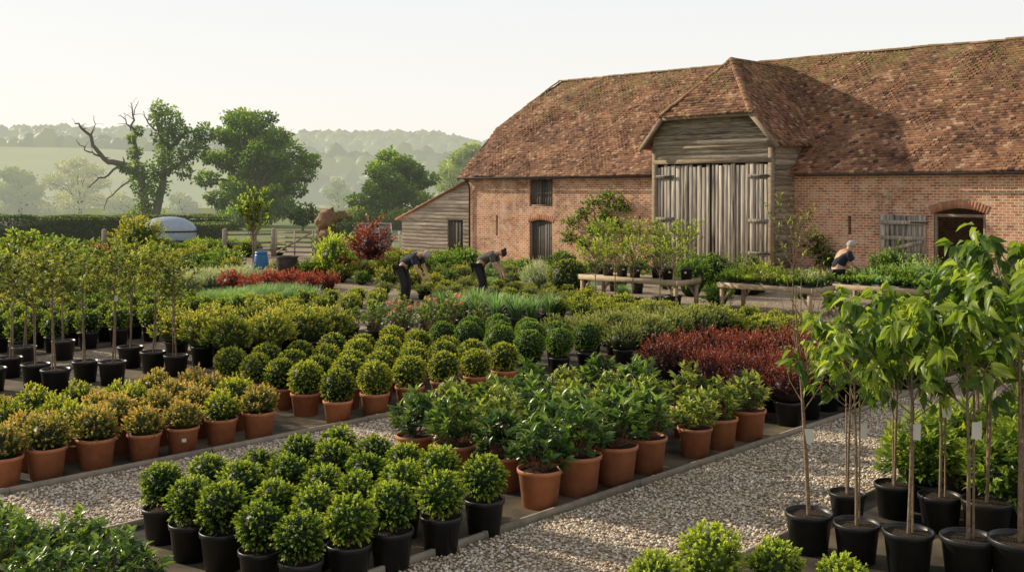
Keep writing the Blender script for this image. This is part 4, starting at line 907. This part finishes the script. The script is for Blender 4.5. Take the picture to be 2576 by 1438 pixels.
a=Acc(); beam(a,(.05,-.045,.2),(L_-.1,-.045,1.2),.02,.09); a.obj('brace',pw,e)
for k,(x,y) in enumerate([(565,648),(688,646),(797,650),(262,650),(640,647)]):
    a=Acc(); box(a,-.09,.09,-.09,.09,0,1.35,.5); a.add([(-.09,-.09,1.351),(.09,-.09,1.351),(.09,.09,1.351),(-.09,.09,1.351),(0,0,1.42)],None,[[0,1,4],[1,2,4],[2,3,4],[3,0,4]])
    o=a.obj('fence_post',pw,loc=G(x,y)); tag(o,['timber post right of the hedge end','post at the left of the field gate','post at the right of the field gate','timber post before the hedge at left','post midway between hedge and gate'][k],'post','fence posts')
a=Acc(); q0=G(568,648);q1=G(685,646)
for z in (.35,.7,1.1): beam(a,q0+Vector((0,0,z)),q1+Vector((0,0,z)),.03,.09)
tag(a.obj('post_and_rail_fence',pw),'post and rail fence between hedge and field gate','fence')
a=Acc(); q0=G(800,650);q1=G(1005,642)
for z in (.35,.7,1.05): beam(a,q0+Vector((0,0,z)),q1+Vector((0,0,z)),.03,.09)
for k in range(5): q=q0.lerp(q1,k/4.0); beam(a,q,q+Vector((0,0,1.2)),.1,.1)
tag(a.obj('post_and_rail_fence',wh),'pale rail fence running to the lean-to','fence')
# ---------------------------------------------------------------- people
def flat(n,c,rough=.8): return noisy(n,tuple(x*.8 for x in c),c,12,rough,.1)
skin=flat('skin',(.58,.35,.24),.6); greyh=flat('grey_hair',(.42,.40,.38)); brownh=flat('brown_hair',(.05,.03,.02))
def skinobj(name,J,E,mat,parent,root,lv=2):
    names=list(J); me=bpy.data.meshes.new(name); me.from_pydata([J[n][:3] for n in names],[(names.index(a1),names.index(b1_)) for a1,b1_ in E],[])
    me.materials.append(mat); o=link(name,me,parent); m=o.modifiers.new('skin','SKIN'); m.use_smooth_shade=True
    sv=me.skin_vertices[0].data
    for i,n in enumerate(names): sv[i].radius=(J[n][3],J[n][3]); sv[i].use_root=(n==root)
    s=o.modifiers.new('sub','SUBSURF'); s.levels=lv; s.render_levels=lv; return o
def person(loc,rz,pose,label,shirtc,trc,hair,bun=False,sc=1.0):
    if pose=='bend':
        T=dict(pel=(-.15,0,.97,.15),sp=(.05,0,1.12,.145),ch=(.25,0,1.24,.165),nk=(.41,0,1.29,.062),hd=(.50,0,1.29,.08),ht=(.59,0,1.265,.092),nose=(.585,0,1.158,.016))
        arm=dict(sh=(.31,.21,1.20,.07),el=(.40,.23,.94,.05),wr=(.53,.17,.73,.033),pa=(.56,.16,.655,.036)); fd=Vector((.35,0,-.94))
        leg=dict(hi=(-.14,.11,.89,.11),kn=(.0,.13,.49,.07),an=(-.06,.14,.10,.048),to=(.12,.16,.04,.042))
    else:
        T=dict(pel=(-.05,0,.95,.145),sp=(.03,0,1.12,.145),ch=(.14,0,1.31,.165),nk=(.25,0,1.44,.064),hd=(.31,0,1.50,.082),ht=(.35,0,1.58,.092),nose=(.448,0,1.51,.016))
        arm=dict(sh=(.17,.23,1.36,.072),el=(.28,.28,1.10,.052),wr=(.50,.19,.96,.034),pa=(.57,.17,.93,.036)); fd=Vector((.9,0,-.43))
        leg=dict(hi=(-.05,.11,.88,.11),kn=(.03,.12,.49,.07),an=(-.02,.13,.10,.048),to=(.14,.15,.04,.042))
    e=empty('person',loc,label,'person',rz=rz,sc=sc)
    J=dict(T); E=[('pel','sp'),('sp','ch'),('ch','nk'),('nk','hd'),('hd','ht'),('ht','nose')]
    for sg,q in ((1,'l'),(-1,'r')):
        for dct in (arm,leg):
            for n,v in dct.items(): J[n+q]=(v[0],v[1]*sg,v[2],v[3])
        E+=[('ch','sh'+q),('sh'+q,'el'+q),('el'+q,'wr'+q),('wr'+q,'pa'+q),('pel','hi'+q),('hi'+q,'kn'+q),('kn'+q,'an'+q),('an'+q,'to'+q)]
        pa=Vector(J['pa'+q][:3]); side=Vector((0,1,0))
        for f,(off,ln) in enumerate(((-.03,.07),(-.01,.085),(.01,.08),(.03,.06))):
            b0=pa+side*off+fd*.03; c1_=b0+fd*ln*.5; c2_=c1_+(fd+Vector((-.5,0,-.2))).normalized()*ln*.5
            J['f%da'%f+q]=(*c1_,.009); J['f%db'%f+q]=(*c2_,.007); E+=[('pa'+q,'f%da'%f+q),('f%da'%f+q,'f%db'%f+q)]
        t1=pa+side*(-sg*.045); t2=t1+fd*.035+side*(-sg*.012); J['ta'+q]=(*t1,.011); J['tb'+q]=(*t2,.009); E+=[('pa'+q,'ta'+q),('ta'+q,'tb'+q)]
    skinobj('body',J,E,skin,e,'pel')
    g=.022
    S={n:(*T[n][:3],T[n][3]+g) for n in ('pel','sp','ch')}; S['nk0']=tuple(Vector(T['ch'][:3]).lerp(Vector(T['nk'][:3]),.55))+(.09,)
    Es=[('pel','sp'),('sp','ch'),('ch','nk0')]
    for sg,q in ((1,'l'),(-1,'r')):
        sh=Vector((arm['sh'][0],arm['sh'][1]*sg,arm['sh'][2])); el_=Vector((arm['el'][0],arm['el'][1]*sg,arm['el'][2]))
        S['s'+q]=(*sh,.095); S['m'+q]=(*sh.lerp(el_,.7),.08); Es+=[('ch','s'+q),('s'+q,'m'+q)]
    skinobj('shirt',S,Es,flat('cloth',shirtc),e,'ch')
    S={'pel':(*T['pel'][:3],T['pel'][3]+.012)}; Es=[]
    for sg,q in ((1,'l'),(-1,'r')):
        for n,rad in (('hi',.132),('kn',.095),('an',.075)): S[n+q]=(leg[n][0],leg[n][1]*sg,leg[n][2],rad)
        Es+=[('pel','hi'+q),('hi'+q,'kn'+q),('kn'+q,'an'+q)]
    skinobj('trousers',S,Es,flat('trouser_cloth',trc),e,'pel')
    for sg in (1,-1):
        a=Acc(); an=leg['an']; ball(a,(an[0]+.07,an[1]*sg,.05),.15,.06,.055,.5,14,8); a.obj('shoe',black,e,True)
    hd=Vector(T['hd'][:3]); ht=Vector(T['ht'][:3]); nose=Vector(T['nose'][:3]); up=(ht-hd).normalized(); fw=(nose-ht); fw=(fw-up*fw.dot(up)).normalized(); sd=up.cross(fw)
    c=hd.lerp(ht,.75)-fw*.012; a=Acc(); Mx=Matrix((fw,sd,up)).transposed(); nn=16;mm=10; V=[]
    for i in range(mm+1):
        th=math.pi*i/mm*.62
        for j in range(nn):
            ph=2*math.pi*j/nn; back=(1-math.cos(ph))/2; tt=th*(.55+.62*back)
            V.append(tuple(c+Mx@Vector((.107*math.sin(tt)*math.cos(ph),.105*math.sin(tt)*math.sin(ph),.111*math.cos(tt)))))
    a.add(V,[[i*nn+j,(i+1)*nn+j,(i+1)*nn+(j+1)%nn,i*nn+(j+1)%nn] for i in range(mm) for j in range(nn)])
    if bun:
        q=c-fw*.11+up*.03; ball(a,q,.045,.045,.045,.5,10,8)
    a.obj('hair',hair,e,True)
    for sg in (1,-1):
        a=Acc(); q=ht.lerp(hd,.35)+fw*.086+sd*.032*sg; ball(a,q,.011,.011,.009,.5,8,6); a.obj('eye',flat('eye',(.05,.04,.03)),e)
        a=Acc(); q=ht.lerp(hd,.5)+sd*.092*sg; ball(a,q,.018,.01,.028,.5,8,6); a.obj('ear',skin,e,True)
    a=Acc(); q=hd.lerp(ht,.1)+fw*.072; ball(a,q,.012,.024,.006,.5,8,6); a.obj('mouth',flat('lips',(.35,.13,.1)),e)
    return e
person(G(1022,765),-.35,'bend','grey-haired person in navy T-shirt bending over potted shrubs',(.028,.035,.055),(.035,.03,.03),greyh,sc=1.1)
person(G(1215,752),-.25,'bend','dark-haired person in olive-grey T-shirt bending beside the irises',(.10,.10,.082),(.03,.026,.028),brownh,True,sc=1.07)
person(G(2108,780),.1,'stand','grey-haired person in dark shirt leaning over the right bench',(.018,.023,.036),(.03,.03,.04),greyh,sc=1.12)
# ---------------------------------------------------------------- light, sky, camera
ce,se=math.cos(math.radians(23)),math.sin(math.radians(23))
sd=Vector((-.885*ce,.465*ce,se)).normalized(); el_=math.asin(sd.z); az=math.atan2(sd.x,sd.y)
w=bpy.data.worlds.new('World'); SC.world=w; w.use_nodes=True; nt=w.node_tree; bg=nt.nodes['Background']
sk=nt.nodes.new('ShaderNodeTexSky'); sk.sky_type='NISHITA'; sk.sun_disc=False; sk.sun_elevation=el_; sk.sun_rotation=az%(2*math.pi); sk.air_density=1.0; sk.dust_density=2.0; sk.ozone_density=1.0; sk.altitude=0
tcw=nt.nodes.new('ShaderNodeTexCoord'); sx=nt.nodes.new('ShaderNodeSeparateXYZ'); nt.links.new(tcw.outputs['Generated'],sx.inputs[0])
rw=ramp(nt,[(0,(1,.965,.87)),(.07,(1,.98,.935)),(.18,(.93,.95,.965)),(.38,(.60,.615,.64)),(1,(.41,.44,.50))],sx.outputs[2])
hz_=mixc(nt,1.0,rw.outputs[0],(6.7,6.6,6.45),'MULTIPLY'); fin=mixc(nt,.93,sk.outputs[0],hz_)
nt.links.new(fin,bg.inputs[0]); bg.inputs[1].default_value=.15
l=bpy.data.lights.new('sun','SUN'); l.energy=5; l.angle=math.radians(.6); l.color=(1,.87,.66); o=bpy.data.objects.new('sun',l); C.objects.link(o); o.rotation_euler=(-sd).to_track_quat('-Z','Y').to_euler(); o.location=(-30,30,30)
cam=bpy.data.cameras.new('camera'); cam.lens=F/2576*36; cam.sensor_width=36; cam.shift_y=-(719-HZ)/2576; cam.clip_end=5000; co=bpy.data.objects.new('camera',cam); C.objects.link(co); co.location=(0,0,H); co.rotation_euler=(math.pi/2,0,0); SC.camera=co
SC.view_settings.view_transform='Standard'; SC.view_settings.look='None'; SC.view_settings.exposure=0
